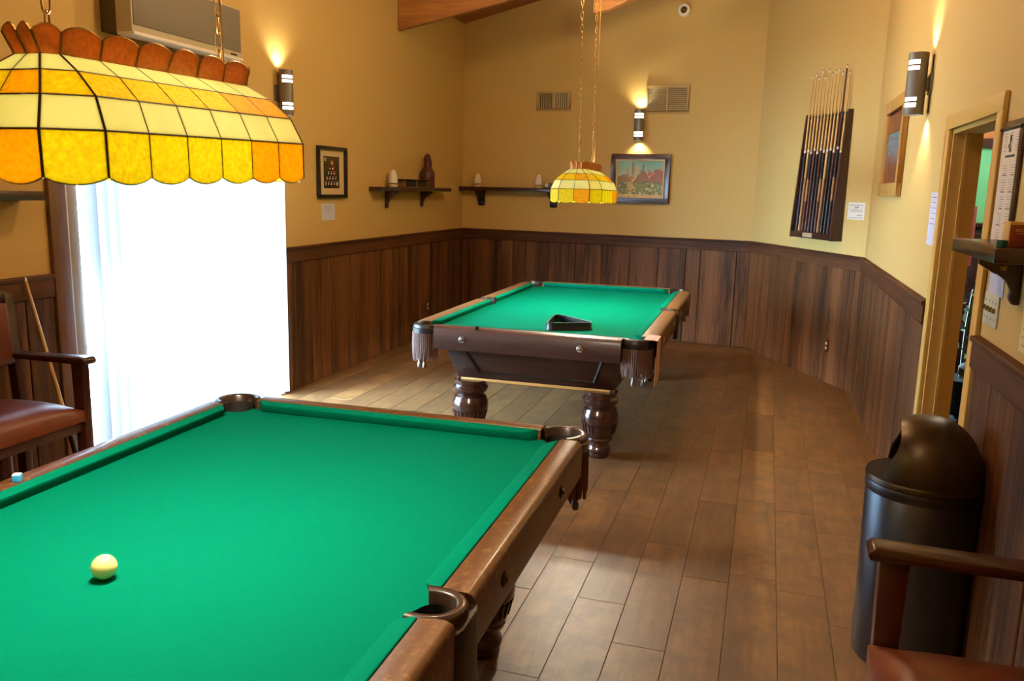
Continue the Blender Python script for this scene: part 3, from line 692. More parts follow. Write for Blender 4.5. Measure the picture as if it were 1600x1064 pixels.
# ------------------------------------------------------------------ pictures and papers
def noise2(h, w, f, seed):
    r = np.random.RandomState(seed); g = r.rand(f + 2, f + 2); ys = np.linspace(0, f, h); xs = np.linspace(0, f, w); yi, xi = ys.astype(int), xs.astype(int); fy, fx = (ys - yi)[:, None], (xs - xi)[None]
    a = g[yi][:, xi]; b_ = g[yi][:, xi + 1]; c_ = g[yi + 1][:, xi]; d_ = g[yi + 1][:, xi + 1]
    return a * (1 - fy) * (1 - fx) + b_ * (1 - fy) * fx + c_ * fy * (1 - fx) + d_ * fy * fx
def picture(name, mat, w, h, fw, depth, fmat, label, cat, lip=None):
    """framed picture; local x along wall, y into the room, origin centre bottom at wall"""
    T = empty(name); T.matrix_world = mat; f = MB()
    for a in ((-w / 2, w / 2, 0, fw), (-w / 2, w / 2, h - fw, h)): f.box(a[0], a[1], .002, depth, a[2], a[3])
    for a in ((-w / 2, -w / 2 + fw), (w / 2 - fw, w / 2)): f.box(a[0], a[1], .002, depth, fw, h - fw)
    f.build('frame', fmat, T, bevel=.004, smooth=30)
    if lip:
        g = MB(); i0, i1 = fw - .002, fw + lip[0]
        g.box(-w / 2 + i0, w / 2 - i0, .004, depth * .75, i0, i1).box(-w / 2 + i0, w / 2 - i0, .004, depth * .75, h - i1, h - i0)
        g.box(-w / 2 + i0, -w / 2 + i1, .004, depth * .75, i1, h - i1).box(w / 2 - i1, w / 2 - i0, .004, depth * .75, i1, h - i1)
        g.build('liner', lip[1], T, smooth=0)
    MB().box(-w / 2 + fw * .5, w / 2 - fw * .5, .002, .006, fw * .5, h - fw * .5).build('backing', M['lightmat'], T, smooth=0)
    tag(T, label, cat); return T
# desert painting
Hh, Ww = 84, 112
yy, xx = np.mgrid[0:1:complex(Hh), 0:1:complex(Ww)]
A = np.zeros((Hh, Ww, 3)); sky = np.stack([110 + 90 * yy, 160 + 10 * yy, 150 - 30 * yy], -1); A[:] = sky
n1, n2, n3 = noise2(Hh, Ww, 10, 1), noise2(Hh, Ww, 22, 2), noise2(Hh, Ww, 44, 3)
hill = (yy > .42 - .16 * xx * (xx > .5) - .08 * np.sin(xx * 9) ** 2 + .05 * n2); A[hill] = (np.stack([92 + 22 * xx + 44 * n2, 84 - 12 * xx + 34 * n3, 56 + 16 * xx], -1))[hill]
mid = yy > .56 + .05 * n1; A[mid] = (np.stack([78 + 60 * n2, 76 + 60 * n2, 40 + 30 * n3], -1))[mid]
def stroke(p, r, c):
    for (x0, y0), (x1, y1) in zip(p[:-1], p[1:]):
        t = np.clip(((xx - x0) * (x1 - x0) + (yy - y0) * (y1 - y0)) / ((x1 - x0) ** 2 + (y1 - y0) ** 2 + 1e-9), 0, 1)
        m = np.hypot((xx - x0 - t * (x1 - x0)) * 1.3, yy - y0 - t * (y1 - y0)) < r; A[m] = np.array(c) * (0.85 + .3 * n3[m][:, None])
stroke([(.33, .75), (.33, .05)], .03, (130, 104, 62)); stroke([(.33, .55), (.22, .42), (.20, .22)], .022, (150, 112, 70)); stroke([(.33, .58), (.42, .42), (.44, .18)], .022, (200, 156, 104)); stroke([(.33, .45), (.37, .3), (.38, .2)], .016, (170, 130, 86))
stroke([(.56, .33), (.56, .1)], .018, (110, 92, 56)); stroke([(.69, .52), (.69, .24)], .018, (150, 96, 66)); stroke([(.69, .48), (.80, .3)], .014, (196, 140, 104)); stroke([(.69, .44), (.63, .32)], .014, (190, 130, 96)); stroke([(.93, .5), (.93, .18)], .014, (170, 90, 76))
for i in range(60):
    r = np.random.RandomState(i); x0, y0 = r.rand(), .62 + .3 * r.rand(); m = np.hypot((xx - x0) * 1.3, yy - y0) < .02 + .03 * r.rand(); c_ = np.array([(120, 130, 80), (150, 150, 104), (84, 96, 56), (176, 160, 110), (104, 120, 84)][i % 5]); A[m] = c_ * (.8 + .4 * n3[m][:, None])
m = np.hypot((xx - .29) * 1.6, (yy - .72) * .9) < .11; A[m] = np.array((164, 140, 74)) * (.8 + .4 * n3[m][:, None])
low = yy > .93; A[low] = np.array((170, 150, 96)) * (.85 + .3 * n3[low][:, None])
pc = CA + bx * ((Vector((-1.40, 9.478)) - CA).dot(bx))
P1 = picture('desert_painting', frame_on((pc.x, pc.y, 1.527), (bx.x, bx.y, 0), (bn.x, bn.y, 0)), .672, .545, .058, .045, M['darkx'], 'desert cactus painting in dark frame with cream liner on the back wall', 'picture', (.018, M['lightmat']))
paint('canvas', np.clip(A * 1.2, 0, 255), .672 - .15, .545 - .15, M['print'], P1, y=.020, x0=-.261, z0=.075)
# pool ball print on left wall
Hh, Ww = 76, 44; yy, xx = np.mgrid[0:1:complex(Hh), 0:1:complex(Ww)]; n3 = noise2(Hh, Ww, 20, 8)
A = np.zeros((Hh, Ww, 3)); A[:] = np.stack([70 - 30 * yy, 62 - 30 * yy, 40 - 16 * yy], -1) * (.9 + .2 * n3[..., None])
balls = [(.46, .20, (220, 150, 50))]
rows = [(2, .38, [(170, 50, 44), (60, 34, 36)]), (3, .54, [(150, 40, 50), (40, 34, 44), (60, 48, 36)]), (4, .70, [(40, 40, 60), (30, 30, 36), (90, 40, 40), (120, 40, 44)]), (5, .87, [(190, 160, 70), (40, 34, 40), (150, 36, 48), (34, 32, 40), (60, 60, 60)])]
for n_, y0, cs in rows:
    for i in range(n_): balls.append((.5 + (i - (n_ - 1) / 2) * .185, y0, cs[i]))
for x0, y0, c_ in balls:
    d = np.hypot((xx - x0) / .1, (yy - y0) / .085); m = d < 1; A[m] = np.array(c_)[None] * (1.1 - .5 * d[m][:, None])
    m = np.hypot((xx - x0 - .02) / .035, (yy - y0 - .0) / .028) < 1
    if y0 > .3: A[m] = (220, 216, 206)
    m = np.hypot((xx - x0 - .0) / .04, (yy - y0 + .06) / .012) < 1
    if y0 > .45: A[m] = (206, 206, 212)
m = np.hypot((xx - .90) / .08, (yy - .10) / .06) < 1; A[m] = (160, 150, 120)
P2 = picture('ball_picture', frame_on((XL, 6.49, 1.545), (0, -1, 0), (1, 0, 0)), .49, .435, .028, .03, M['blackframe'], 'picture of stacked billiard balls in black frame on the left wall', 'picture')
paint('print', np.clip(A, 0, 255), .27, .268, M['printg'], P2, y=.0075, x0=-.135, z0=.085)
def card(mat, w, h, label, m, cat='notice', t=.003, lines=()):
    T = empty('paper_notice'); T.matrix_world = mat; MB().box(-w / 2, w / 2, .001, t, 0, h).build('sheet', m, T, smooth=0)
    if lines:
        lb = MB()
        for x0, x1, z, th in lines: lb.box(-w / 2 + x0 * w, -w / 2 + x1 * w, t - .0002, t + .0004, z * h, z * h + th)
        lb.build('printed_lines', M['ink'], T, smooth=0)
    tag(T, label, cat); return T
card(frame_on((XL, 6.432, 1.358), (0, -1, 0), (1, 0, 0)), .225, .142, 'small white typed card on the left wall below the ball picture', M['paperb'], lines=[(.25, .8, .8, .002), (.2, .85, .68, .002), (.4, .6, .55, .002)])
# right wall picture
Hh, Ww = 70, 40; yy, xx = np.mgrid[0:1:complex(Hh), 0:1:complex(Ww)]; n3 = noise2(Hh, Ww, 16, 12)
A = np.zeros((Hh, Ww, 3)); A[:] = np.array((132, 74, 52)) * (.8 + .4 * n3[..., None])
m = (yy > .10) & (yy < .13); A[m] = (90, 50, 40)
m = (yy > .27) & (yy < .72); A[m] = (np.stack([84 + 30 * n3, 150 - 40 * yy + 24 * n3, 176 - 20 * yy], -1))[m]
m = (yy > .27) & (yy < .30); A[m] = (60, 70, 70)
m = (yy > .60) & (yy < .72) & (n3 > .4); A[m] = (150, 110, 110)
P3 = picture('landscape_picture', frame_on((XR, 6.34, 1.675), (0, 1, 0), (-1, 0, 0)), .95, .66, .085, .035, M['goldframe'], 'blue and rust coloured picture in pale wood frame on the right wall', 'picture')
paint('print', np.clip(A, 0, 255), .80, .51, M['printg'], P3, y=.009, x0=-.40, z0=.075)
# notice on angled wall
nc = CB + cx * 1.86
N1 = card(frame_on((nc.x, nc.y, 1.472), (cx.x, cx.y, 0), (cn.x, cn.y, 0)), .245, .145, 'white boxed notice headed Please on the angled wall beside the cue rack', M['paper'],
          lines=[(.08, .92, .82, .003), (.08, .92, .10, .003), (.15, .85, .55, .003), (.10, .90, .46, .003), (.55, .90, .24, .003), (.6, .85, .28, .002)])
text('lettering', 'Please', .026, M['ink'], N1, (0, .0036, .095), (PI / 2, 0, PI))
card(frame_on((XR, 4.69, 1.435), (0, 1, 0), (-1, 0, 0)), .19, .265, 'bluish white paper sheet on the right wall beside the door casing', M['paperb'], lines=[(.2, .8, .9, .003), (.15, .85, .8, .002), (.15, .85, .7, .002), (.15, .75, .6, .002), (.15, .8, .5, .002), (.15, .8, .4, .002)])
# rules poster on a board near the doorway
N2 = empty('rules_poster'); N2.matrix_world = frame_on((XR, 3.335, 1.50), (0, 1, 0), (-1, 0, 0)); tag(N2, 'long printed rules poster clipped to a dark board above the corner shelf', 'poster')
MB().box(-.125, .125, .001, .012, -.01, .445).build('board', M['dark'], N2, bevel=.002)
MB().box(-.095, .112, .012, .0135, .01, .415).build('sheet', M['paper'], N2, smooth=0)
rr = random.Random(3); lb = MB()
def pl2(x0, x1, z, t): lb.box(-x1, -x0, .0133, .0139, z, z + t)
for j in range(2):
    for i in range(34):
        if i % 7 in (0,): continue
        pl2(-.09 + j * .095, -.09 + j * .095 + .06 * rr.uniform(.6, 1.), .015 + i * .0083, .0012 if i % 7 != 1 else .003)
pl2(-.07, .05, .318, .008)
for j in range(3):
    for i in range(8): pl2(-.10 + .075 * j, -.10 + .075 * j + .04 * rr.uniform(.4, 1), .340 + i * .0085, .0015)
lb.v = [(-x, y, z) for x, y, z in lb.v]
lb.build('printed_lines', M['ink'], N2, smooth=0)
fg = MB()
for p in ([(.0, .395), (-.012, .38), (.004, .365), (-.01, .35), (-.014, .335)], [(0, .395), (.006, .38), (-.004, .37)], [(.004, .365), (.016, .36), (.012, .348)], [(-.01, .35), (.006, .338)]):
    fg.tube([(x, .014, z) for x, z in p], .002, 4)
fg.build('printed_figure', M['ink'], N2)
MB().box(-.12, .12, .012, .018, .412, .424).build('clip_bar', M['black'], N2, bevel=.002)
MB().lathe([(-.004, .006), (.004, .006)], 8, (.128, .016, .418)).build('green_pin', M['green'], N2)
card(frame_on((XR, 3.33, 1.335), (0, 1, 0), (-1, 0, 0)), .20, .10, 'pale blue paper scrap on the right wall under the corner shelf', M['paperb'])
card(frame_on((XR, 2.86, 1.20), (0, 1, 0), (-1, 0, 0)), .22, .26, 'cream lined sheet on the right wall just above the wainscot cap', M['papery'], lines=[(.1, .9, .1 * i + .08, .002) for i in range(9)])
# switch plate
sp = empty('switch_plate'); sp.matrix_world = frame_on((XR, 3.352, 1.28), (0, 1, 0), (-1, 0, 0)); tag(sp, 'pale four gang switch plate on the right wall below the shelf', 'switch')
MB().box(-.095, .095, .001, .007, -.058, .058).build('cover', M['plate'], sp, bevel=.003)
for i in range(4):
    x = -.069 + .046 * i; MB().box(x - .005, x + .005, .007, .018, -.006, .012).build('toggle', M['brass'], sp, bevel=.002)
    for z in (-.03, .03): MB().lathe([(-.001, .0035), (.001, .0035)], 8).build('screw', M['steel'], sp).matrix_local = Matrix.Translation((x, .0075, z)) @ Matrix.Rotation(PI / 2, 4, 'X')
# sockets
def outlet(mat, label):
    o = empty('wall_outlet'); o.matrix_world = mat; MB().box(-.035, .035, .018, .023, -.057, .057).build('cover', M['dark'], o, bevel=.002)
    for z in (-.022, .022): MB().box(-.014, .014, .022, .026, z - .013, z + .013).build('socket', M['papery'], o, bevel=.003)
    tag(o, label, 'outlet')
oc = CB + cx * 1.63; outlet(frame_on((oc.x, oc.y, .335), (cx.x, cx.y, 0), (cn.x, cn.y, 0)), 'ivory socket outlet low on the angled panelled wall')
outlet(frame_on((XL, 8.59, .335), (0, -1, 0), (1, 0, 0)), 'ivory socket outlet low on the left panelled wall behind the farther table')
# sprinkler or alarm on back wall
al = empty('smoke_alarm'); ap = CA + bx * ((Vector((-1.007, 9.431)) - CA).dot(bx)); al.matrix_world = frame_on((ap.x, ap.y, 3.56), (bx.x, bx.y, 0), (bn.x, bn.y, 0)) @ Matrix.Rotation(-PI / 2, 4, 'X')
MB().lathe([(0, .058), (.03, .062), (.06, .066), (.075, .060), (.078, .036), (.05, .034)], 24, caps=False).build('housing', M['white'], al, smooth=30)
MB().lathe([(.045, .035), (.052, .02), (.07, .012)], 14).build('sensor', M['brass'], al); tag(al, 'round white alarm with brass centre high on the back wall', 'alarm')
# vents
def vent(s0, s1, z0, z1, label, vertical, split):
    v = empty('wall_vent'); p = CA + bx * ((s0 + s1) / 2); v.matrix_world = frame_on((p.x, p.y, (z0 + z1) / 2), (bx.x, bx.y, 0), (bn.x, bn.y, 0)); w, h = (s1 - s0) / 2, (z1 - z0) / 2; fw = .028
    MB().box(-w, w, .001, .016, h - fw, h).box(-w, w, .001, .016, -h, -h + fw).box(-w, -w + fw, .001, .016, -h + fw, h - fw).box(w - fw, w, .001, .016, -h + fw, h - fw).box(-.010, .010, .001, .014, -h + fw, h - fw).build('frame', M['vent'], v, bevel=.003)
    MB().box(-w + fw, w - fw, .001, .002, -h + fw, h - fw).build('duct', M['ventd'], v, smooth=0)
    n = 14 if vertical else 12
    if vertical:
        for i in range(n):
            x = -w + fw + (2 * w - 2 * fw) * (i + .5) / n
            MB().cbox((0, .008, 0), (.014, .003, 2 * h - 2 * fw)).build('slat', M['ventslat'], v).matrix_local = Matrix.Translation((x, 0, 0)) @ Matrix.Rotation(.5 if i < n / 2 else -.6, 4, 'Z')
    else:
        for sx in (-1, 1):
            for i in range(n):
                z = -h + fw + (2 * h - 2 * fw) * (i + .5) / n
                MB().cbox((0, .008, 0), (w - fw - .01, .003, .016)).build('slat', M['ventslat'], v).matrix_local = Matrix.Translation((sx * (w - fw + .01) / 2, 0, z)) @ Matrix.Rotation(.5, 4, 'X')
    tag(v, label, 'vent')
pj = lambda x, y: (Vector((x, y)) - CA).dot(bx)
vent(pj(-2.643, 9.623) - .03, pj(-2.283, 9.58) + .03, 2.55, 2.775, 'small air vent with upright slats left of the lamp chains', True, 2)
vent(pj(-1.388, 9.476), pj(-.907, 9.42), 2.505, 2.81, 'larger air vent with level louvres beside the back wall light', False, 2)

# ------------------------------------------------------------------ air unit on the left wall
ac = empty('air_conditioner', (XL, 4.44, 2.44)); tag(ac, 'long wall air unit with grey front high above the glass door', 'air conditioner')
MB().box(.115, .22, -.50, .50, .02, .335).build('housing', M['acw'], ac, bevel=.006)
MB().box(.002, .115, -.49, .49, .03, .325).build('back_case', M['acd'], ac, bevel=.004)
MB().box(.219, .226, -.488, .488, .065, .325).build('front_grille', M['acg'], ac, bevel=.002)
MB().box(.12, .232, -.50, .50, .008, .028).build('air_flap', M['white'], ac, bevel=.004)
MB().box(.2, .2215, .38, .45, .036, .046).build('badge', M['black'], ac, smooth=0)

# ------------------------------------------------------------------ shelves
def bracket_poly(d, h, sc=1):
    P = [(0, 0), (0, -h), (.018, -h), (.030, -h + .02), (.026, -h + .045), (.034, -h + .06)]
    for i in range(7):
        t = i / 6; P.append((.034 + (d - .055) * t, -h + .06 + (h - .095) * (t ** .6 if i < 4 else t ** .8)))
    P += [(d, -.022), (d, 0)]
    return P
def shelf(name, mat, x0, x1, depth, th, bxs, bh, label, bt=.035, profile=None, bmat='darkz'):
    T = empty(name); T.matrix_world = mat
    MB().box(x0, x1, .001, depth, -th, 0).build('board', M['darkx'], T, bevel=.006)
    for x in bxs: MB().prism(bracket_poly(depth * .82, bh), x - bt / 2, x + bt / 2, lambda u, v, w: (w, u + .001, v - th)).build('bracket', M[bmat], T, bevel=.003)
    tag(T, label, 'shelf'); return T
shelf('wall_shelf', frame_on((XL, 0, 1.650), (0, 1, 0), (1, 0, 0)), 7.20, 8.95, .16, .042, (7.56, 8.44), .165, 'dark wooden shelf with two scroll brackets on the left wall near the corner')
b0 = pj(-3.655, 9.742); b1 = pj(-2.20, 9.57)
shelf('wall_shelf', frame_on((CA.x, CA.y, 1.672), (bx.x, bx.y, 0), (bn.x, bn.y, 0)), b0 + .06, b1, .15, .045, (b0 + .305, pj(-2.42, 9.6)), .175, 'dark wooden shelf on the back wall left of the desert painting', bt=.085, bmat='blackframe')
shelf('wall_shelf', frame_on((XL, 0, 1.600), (0, 1, 0), (1, 0, 0)), 2.55, 3.34, .16, .045, (2.7,), .165, 'dark wooden shelf on the left wall beside the glass door post')
# shelf by the doorway
T = empty('wall_shelf'); T.matrix_world = frame_on((XR, 0, 1.532), (0, 1, 0), (-1, 0, 0)); tag(T, 'thick brown ledge with scroll bracket on the right wall by the doorway', 'shelf')
MB().box(2.76, 3.36, .001, .155, -.046, 0).build('board', M['darkx'], T, bevel=.006)
for y in (3.05,):
    o = MB().prism(bracket_poly(.128, .15), y - .016, y + .016, lambda u, v, w: (w, u + .001, v - .046)).build('bracket', M['darkz'], T, bevel=.003)
MB().lathe([(-.003, .011), (.003, .011), (.006, .007)], 12).build('rosette', M['brass'], T).matrix_local = Matrix.Translation((3.032, .06, -.075)) @ Matrix.Rotation(PI / 2, 4, 'Y') @ Matrix.Rotation(PI, 4, 'X')
cbx = empty('card_box', (.735, 2.89, 1.532), .28); tag(cbx, 'rust brown card box with gold edges on the doorway ledge', 'box')
MB().cbox((0, 0, .037), (.075, .03, .074)).build('carton', M['box'], cbx, bevel=.001)
MB().cbox((0, -.0005, .071), (.078, .033, .010)).cbox((-.0375, -.0005, .036), (.004, .032, .066)).build('gold_edge', M['boxy'], cbx, bevel=.001)
text('lettering', 'INCAS', .013, M['boxy'], cbx, (0, -.0156, .046), (PI / 2, 0, 0)); text('lettering', 'ORIGINAL', .006, M['boxy'], cbx, (0, -.0156, .038), (PI / 2, 0, 0))
chalk((.672, 2.80, 1.532), .6, (M['green'], M['green']), 'dark green chalk cube on the doorway ledge')
hb = empty('ornament', (.765, 2.80, 1.532)); tag(hb, 'small dark blue bowl shaped ornament on a tan block behind the card box', 'ornament')
MB().cbox((0, 0, .040), (.036, .06, .080)).build('block', M['cane'], hb, bevel=.004)
MB().lathe([(.080, .012), (.086, .022), (.11, .030), (.135, .033), (.132, .029), (.1, .02)], 18, caps=False).build('bowl', M['navy'], hb)
# shelf goods
def candle_lamp(loc, label, sc=1.):
    T = empty('candle_lamp', loc); T.scale = (sc,) * 3
    MB().lathe([(0, .040), (.004, .044), (.022, .044), (.026, .040)], 18).build('base', M['lightmat'], T)
    MB().lathe([(.026, .036), (.036, .036)], 16).build('band', M['darkz'], T)
    MB().lathe([(.036, .045), (.04, .046), (.09, .040), (.135, .028), (.152, .018), (.158, .006)], 18).build('shade', M['paper'], T)
    tag(T, label, 'lamp'); return T
p1 = CA + bx * pj(-3.375, 9.71) + bn * .085; p2 = CA + bx * pj(-2.585, 9.61) + bn * .085
candle_lamp((p1.x, p1.y, 1.672), 'white candle lamp at the left end of the back wall shelf')
candle_lamp((p2.x, p2.y, 1.672), 'white candle lamp on the back wall shelf beside the hanging lamp')
candle_lamp((XL + .085, 7.56, 1.650), 'white candle lamp on the left wall shelf beside the dark box', 1.05)
p3 = CA + bx * pj(-2.46, 9.6) + bn * .07
o = empty('small_box', (p3.x, p3.y, 1.672), -.1); MB().cbox((0, 0, .03), (.10, .07, .06)).build('carton', M['dark'], o, bevel=.002); MB().cbox((-.022, -.0345, .036), (.04, .004, .044)).build('label_card', M['papery'], o, smooth=0); tag(o, 'small dark box with cream label behind the farther hanging lamp', 'box')
o = empty('storage_box', (XL + .085, 8.02, 1.650)); tag(o, 'low dark open box with two compartments on the left wall shelf', 'box')
MB().box(-.06, .06, -.30, .30, 0, .008).box(-.06, .06, -.30, -.29, .008, .07).box(-.06, .06, .29, .30, .008, .07).box(-.06, .06, -.006, .006, .008, .07).box(-.06, -.052, -.30, .30, .008, .07).build('case', M['cork'], o, bevel=.002)
MB().box(-.065, .07, -.34, .30, .07, .079).build('lid', M['blackframe'], o, bevel=.002)
for y in (-.148, .148): MB().box(-.05, .045, y - .135, y + .135, .008, .062).build('drawer', M['blackframe'], o, bevel=.002)
o = empty('jug', (XL + .085, 8.42, 1.650)); tag(o, 'tall brown leather covered jug with thin handle on the left wall shelf', 'jug')
MB().lathe([(0, .075), (.01, .08), (.13, .08), (.165, .074), (.20, .05), (.23, .036), (.29, .034), (.30, .038), (.31, .036), (.335, .03), (.35, .016), (.355, .006)], 22).build('body', M['jug'], o)
MB().tube([(0, .03, .29), (0, .075, .295), (0, .10, .27), (0, .10, .23), (0, .09, .19), (0, .07, .165)], .009, 8).build('handle', M['jug'], o)
MB().lathe([(.125, .0815), (.13, .083), (.135, .0815)], 22, caps=False).build('band', M['dark'], o)

# ------------------------------------------------------------------ cue rack on the angled wall
rk = empty('cue_rack'); rk.matrix_world = frame_on((CB.x, CB.y, 0), (cx.x, cx.y, 0), (cn.x, cn.y, 0)); tag(rk, 'dark wooden wall cue rack with brass name plate on the angled wall', 'cue rack')
r0, r1 = .985, 1.685
for x in (r0, r1 - .022):
    MB().prism([(.001, 1.275), (.115, 1.275), (.115, 1.34), (.05, 2.38), (.045, 2.40), (.001, 2.40)], x, x + .022, lambda u, v, w: (w, u, v)).build('side_panel', M['darkz'], rk, bevel=.003)
MB().box(r0 + .022, r1 - .022, .002, .012, 1.29, 2.39).build('back_panel', M['tooled'], rk, smooth=0)
MB().box(r0 + .022, r1 - .022, .012, .112, 1.278, 1.295).box(r0 + .022, r1 - .022, .102, .114, 1.295, 1.335).build('tray', M['darkx'], rk, bevel=.003)
MB().box(r0 + .022, r1 - .022, .012, .03, 2.345, 2.385).build('clip_bar', M['darkx'], rk, bevel=.003)
MB().box(1.22, 1.38, .114, .117, 1.288, 1.326).build('name_plate', M['plaque'], rk, bevel=.002)
NC = 12
butts = ['buttb', 'buttm', 'buttr', 'buttr', 'buttr', 'buttb', 'buttr', 'buttm', 'buttb', 'buttb', 'buttp', 'buttr']
bn_names = dict(buttb='black', buttm='tan', buttr='rosewood', buttp='purple')
ords = ['first', 'second', 'third', 'fourth', 'fifth', 'sixth', 'seventh', 'eighth', 'ninth', 'tenth', 'eleventh', 'twelfth']
clipm = MB().lathe([(-.008, .017), (.008, .017)], 10).mesh('clip', M['black'])
for i in range(NC):
    x = r0 + .055 + (r1 - r0 - .11) * i / (NC - 1); y0, y1 = .080, .045; L = 1.45 + .03 * math.sin(i * 2.7); zb = 1.297
    pt = lambda t: (x, y0 + (y1 - y0) * min(1.25, t * L / 1.05), zb + t * L)
    T = empty('billiard_cue'); T.parent = None; T.matrix_world = rk.matrix_world @ Matrix.Translation(pt(0))
    q = lambda t: tuple(Vector(pt(t)) - Vector(pt(0)))
    full = i in (1, 7)
    MB().tube([q(.012), q(.22)], [.0145, .0135], 10).build('butt', M[butts[i]], T)
    MB().tube([q(0), q(.012)], [.012, .0145], 10).build('bumper', M['black'], T)
    MB().tube([q(.22), q(.36)], [.0135, .0122], 10).build('wrap', M['buttm' if full else ('buttp', 'buttb', 'ring', 'buttr')[i % 4] if i % 4 != 2 else 'buttm'], T)
    MB().tube([q(.36), q(.52)], [.0122, .0105], 10).build('forearm', M['maple' if full else ('buttr' if i % 2 else 'buttb')], T)
    MB().tube([q(.52), q(.535)], .0110, 10).build('joint_ring', M['ring'], T)
    MB().tube([q(.535), q(.98)], [.0104, .0066], 10).build('shaft', M['buttr'] if i == 10 else M['maple'], T)
    MB().tube([q(.98), q(.995)], .0066, 8).build('ferrule', M['ring'], T); MB().tube([q(.995), q(1.0)], [.0066, .005], 8).build('tip', M['tip'], T)
    tag(T, 'pool cue with %s butt, %s from the left in the wall rack' % (bn_names[butts[i]], ords[i]), 'cue', 'cues in the wall rack')
    link('clip', clipm, rk, (x, .035, 2.365))
# cue leaning on left wall
T = empty('billiard_cue', (-3.215, 3.235, .0)); tag(T, 'pale shafted pool cue leaning on the wall behind the left armchair', 'cue')
a, b_ = Vector((0, 0, .014)), Vector((-3.588 + 3.215, .06, 1.165)); q = lambda t: a.lerp(b_, t)
MB().tube([q(.0), q(.36)], [.0145, .0125], 10).build('butt', M['buttb'], T); MB().tube([q(.36), q(.37)], .0128, 10).build('joint_ring', M['ring'], T)
MB().tube([q(.37), q(.985)], [.0122, .0070], 10).build('shaft', M['maple'], T); MB().tube([q(.985), q(1.)], [.0070, .006], 8).build('tip', M['ring'], T)

# ------------------------------------------------------------------ spectator armchairs
def armchair(name, loc, rz, label):
    """front faces local +x; origin at floor, centre"""
    T = empty(name, loc, rz); tag(T, label, 'chair')
    w, d = .92, .44; sh = .585; ah = .84; lx_, lyy = d / 2 - .03, w / 2 - .03
    for sy in (-1, 1):
        MB().prism([(-.026, 0), (.026, 0), (.029, sh), (.034, ah - .03), (-.034, ah - .03), (-.030, sh)], -.022, .022, lambda u, v, q_: (u, q_, v)).build('leg', M['chairz'], T, loc=(lx_, sy * lyy, 0), bevel=.004)
        MB().prism([(-.03, 0), (.022, 0), (.03, sh), (-.02, 1.12), (-.06, 1.12), (-.026, sh)], -.022, .022, lambda u, v, q_: (u, q_, v)).build('leg', M['chairz'], T, loc=(-lx_, sy * lyy, 0), bevel=.004)
        MB().prism([(-d / 2 - .02, ah - .03), (d / 2 + .03, ah - .03), (d / 2 + .034, ah - .01), (d / 2 + .02, ah + .004), (-d / 2 - .02, ah - .006)], -.038, .038, lambda u, v, q_: (u, q_, v)).build('arm', M['chair'], T, loc=(0, sy * lyy, 0), bevel=.006)
        MB().box(-lx_, lx_, sy * lyy - .012, sy * lyy + .012, .18, .22).box(-lx_, lx_, sy * lyy - .014, sy * lyy + .014, sh - .10, sh - .03).build('side_rail', M['chair'], T, bevel=.003)
    MB().box(lx_ - .014, lx_ + .014, -lyy, lyy, .22, .26).box(lx_ - .016, lx_ + .016, -lyy, lyy, sh - .10, sh - .03).build('front_rail', M['chair'], T, bevel=.003)
    MB().box(-lx_ - .014, -lx_ + .014, -lyy, lyy, .18, .22).box(-lx_ - .014, -lx_ + .014, -lyy, lyy, sh - .1, sh - .03).build('back_rail', M['chair'], T, bevel=.003)
    # cushion with crown
    n = 12; g = []
    for i in range(n + 1):
        for j in range(n + 1):
            u, v = 2 * i / n - 1, 2 * j / n - 1; f = (1 - u ** 6) * (1 - v ** 6)
            g.append((.012 + u * (d / 2 + .012 - .012 * (1 - f)), v * (w / 2 - .052 - .012 * (1 - f)), sh + .008 + .044 * f + .028 * (1 - u * u) * (1 - v * v)))
    fs = [(i * (n + 1) + j, (i + 1) * (n + 1) + j, (i + 1) * (n + 1) + j + 1, i * (n + 1) + j + 1) for i in range(n) for j in range(n)]
    m = MB().add(g, fs); rim = [i * (n + 1) for i in range(n + 1)] + [n * (n + 1) + j for j in range(1, n + 1)] + [i * (n + 1) + n for i in range(n - 1, -1, -1)] + [j for j in range(n - 1, 0, -1)]
    low = [(g[i][0], g[i][1], sh - .045) for i in rim]; k0 = len(m.v); m.v += low; L = len(rim)
    m.f += [(rim[i], k0 + i, k0 + (i + 1) % L, rim[(i + 1) % L]) for i in range(L)]; m.f.append(tuple(k0 + i for i in range(L)))
    m.build('seat', M['seat'], T, smooth=60)
    for x in (lx_ - .01, -lx_ + .01): MB().lathe([(0, .018), (.02, .022), (.30, .026), (sh - .06, .024)], 14).build('leg', M['chairz'], T, loc=(x, 0, 0))
    MB().cbox((0, 0, 0), (.045, w - .10, .30)).build('backrest', M['seat'], T, bevel=.018).matrix_local = Matrix.Translation((-lx_ - .012, 0, .93)) @ Matrix.Rotation(-.08, 4, 'Y')
    MB().cbox((0, 0, 0), (.03, w - .06, .05)).build('top_rail', M['chair'], T, bevel=.008).matrix_local = Matrix.Translation((-lx_ - .038, 0, 1.105))
    return T
armchair('armchair', (-3.245, 2.64, 0), 0, 'wide mahogany armchair with oxblood leather seat beside the glass door')
armchair('armchair', (.545, 1.65, 0), PI, 'wide mahogany armchair with brown leather seat in front of the waste bin')

# ------------------------------------------------------------------ waste bin
T = empty('waste_bin', (.600, 3.14, 0)); tag(T, 'tall charcoal waste bin with domed bronze lid by the right wall', 'bin')
MB().lathe([(0, .176), (.01, .180), (.66, .187), (.665, .183)], 48).build('drum', M['can'], T)
MB().lathe([(.640, .188), (.645, .1905), (.672, .1905), (.676, .189)], 48, caps=False).build('rim_band', M['can'], T)
MB().lathe([(.676, .187), (.680, .192), (.695, .192), (.700, .189)], 48, caps=False).build('lid_ring', M['canlid'], T)
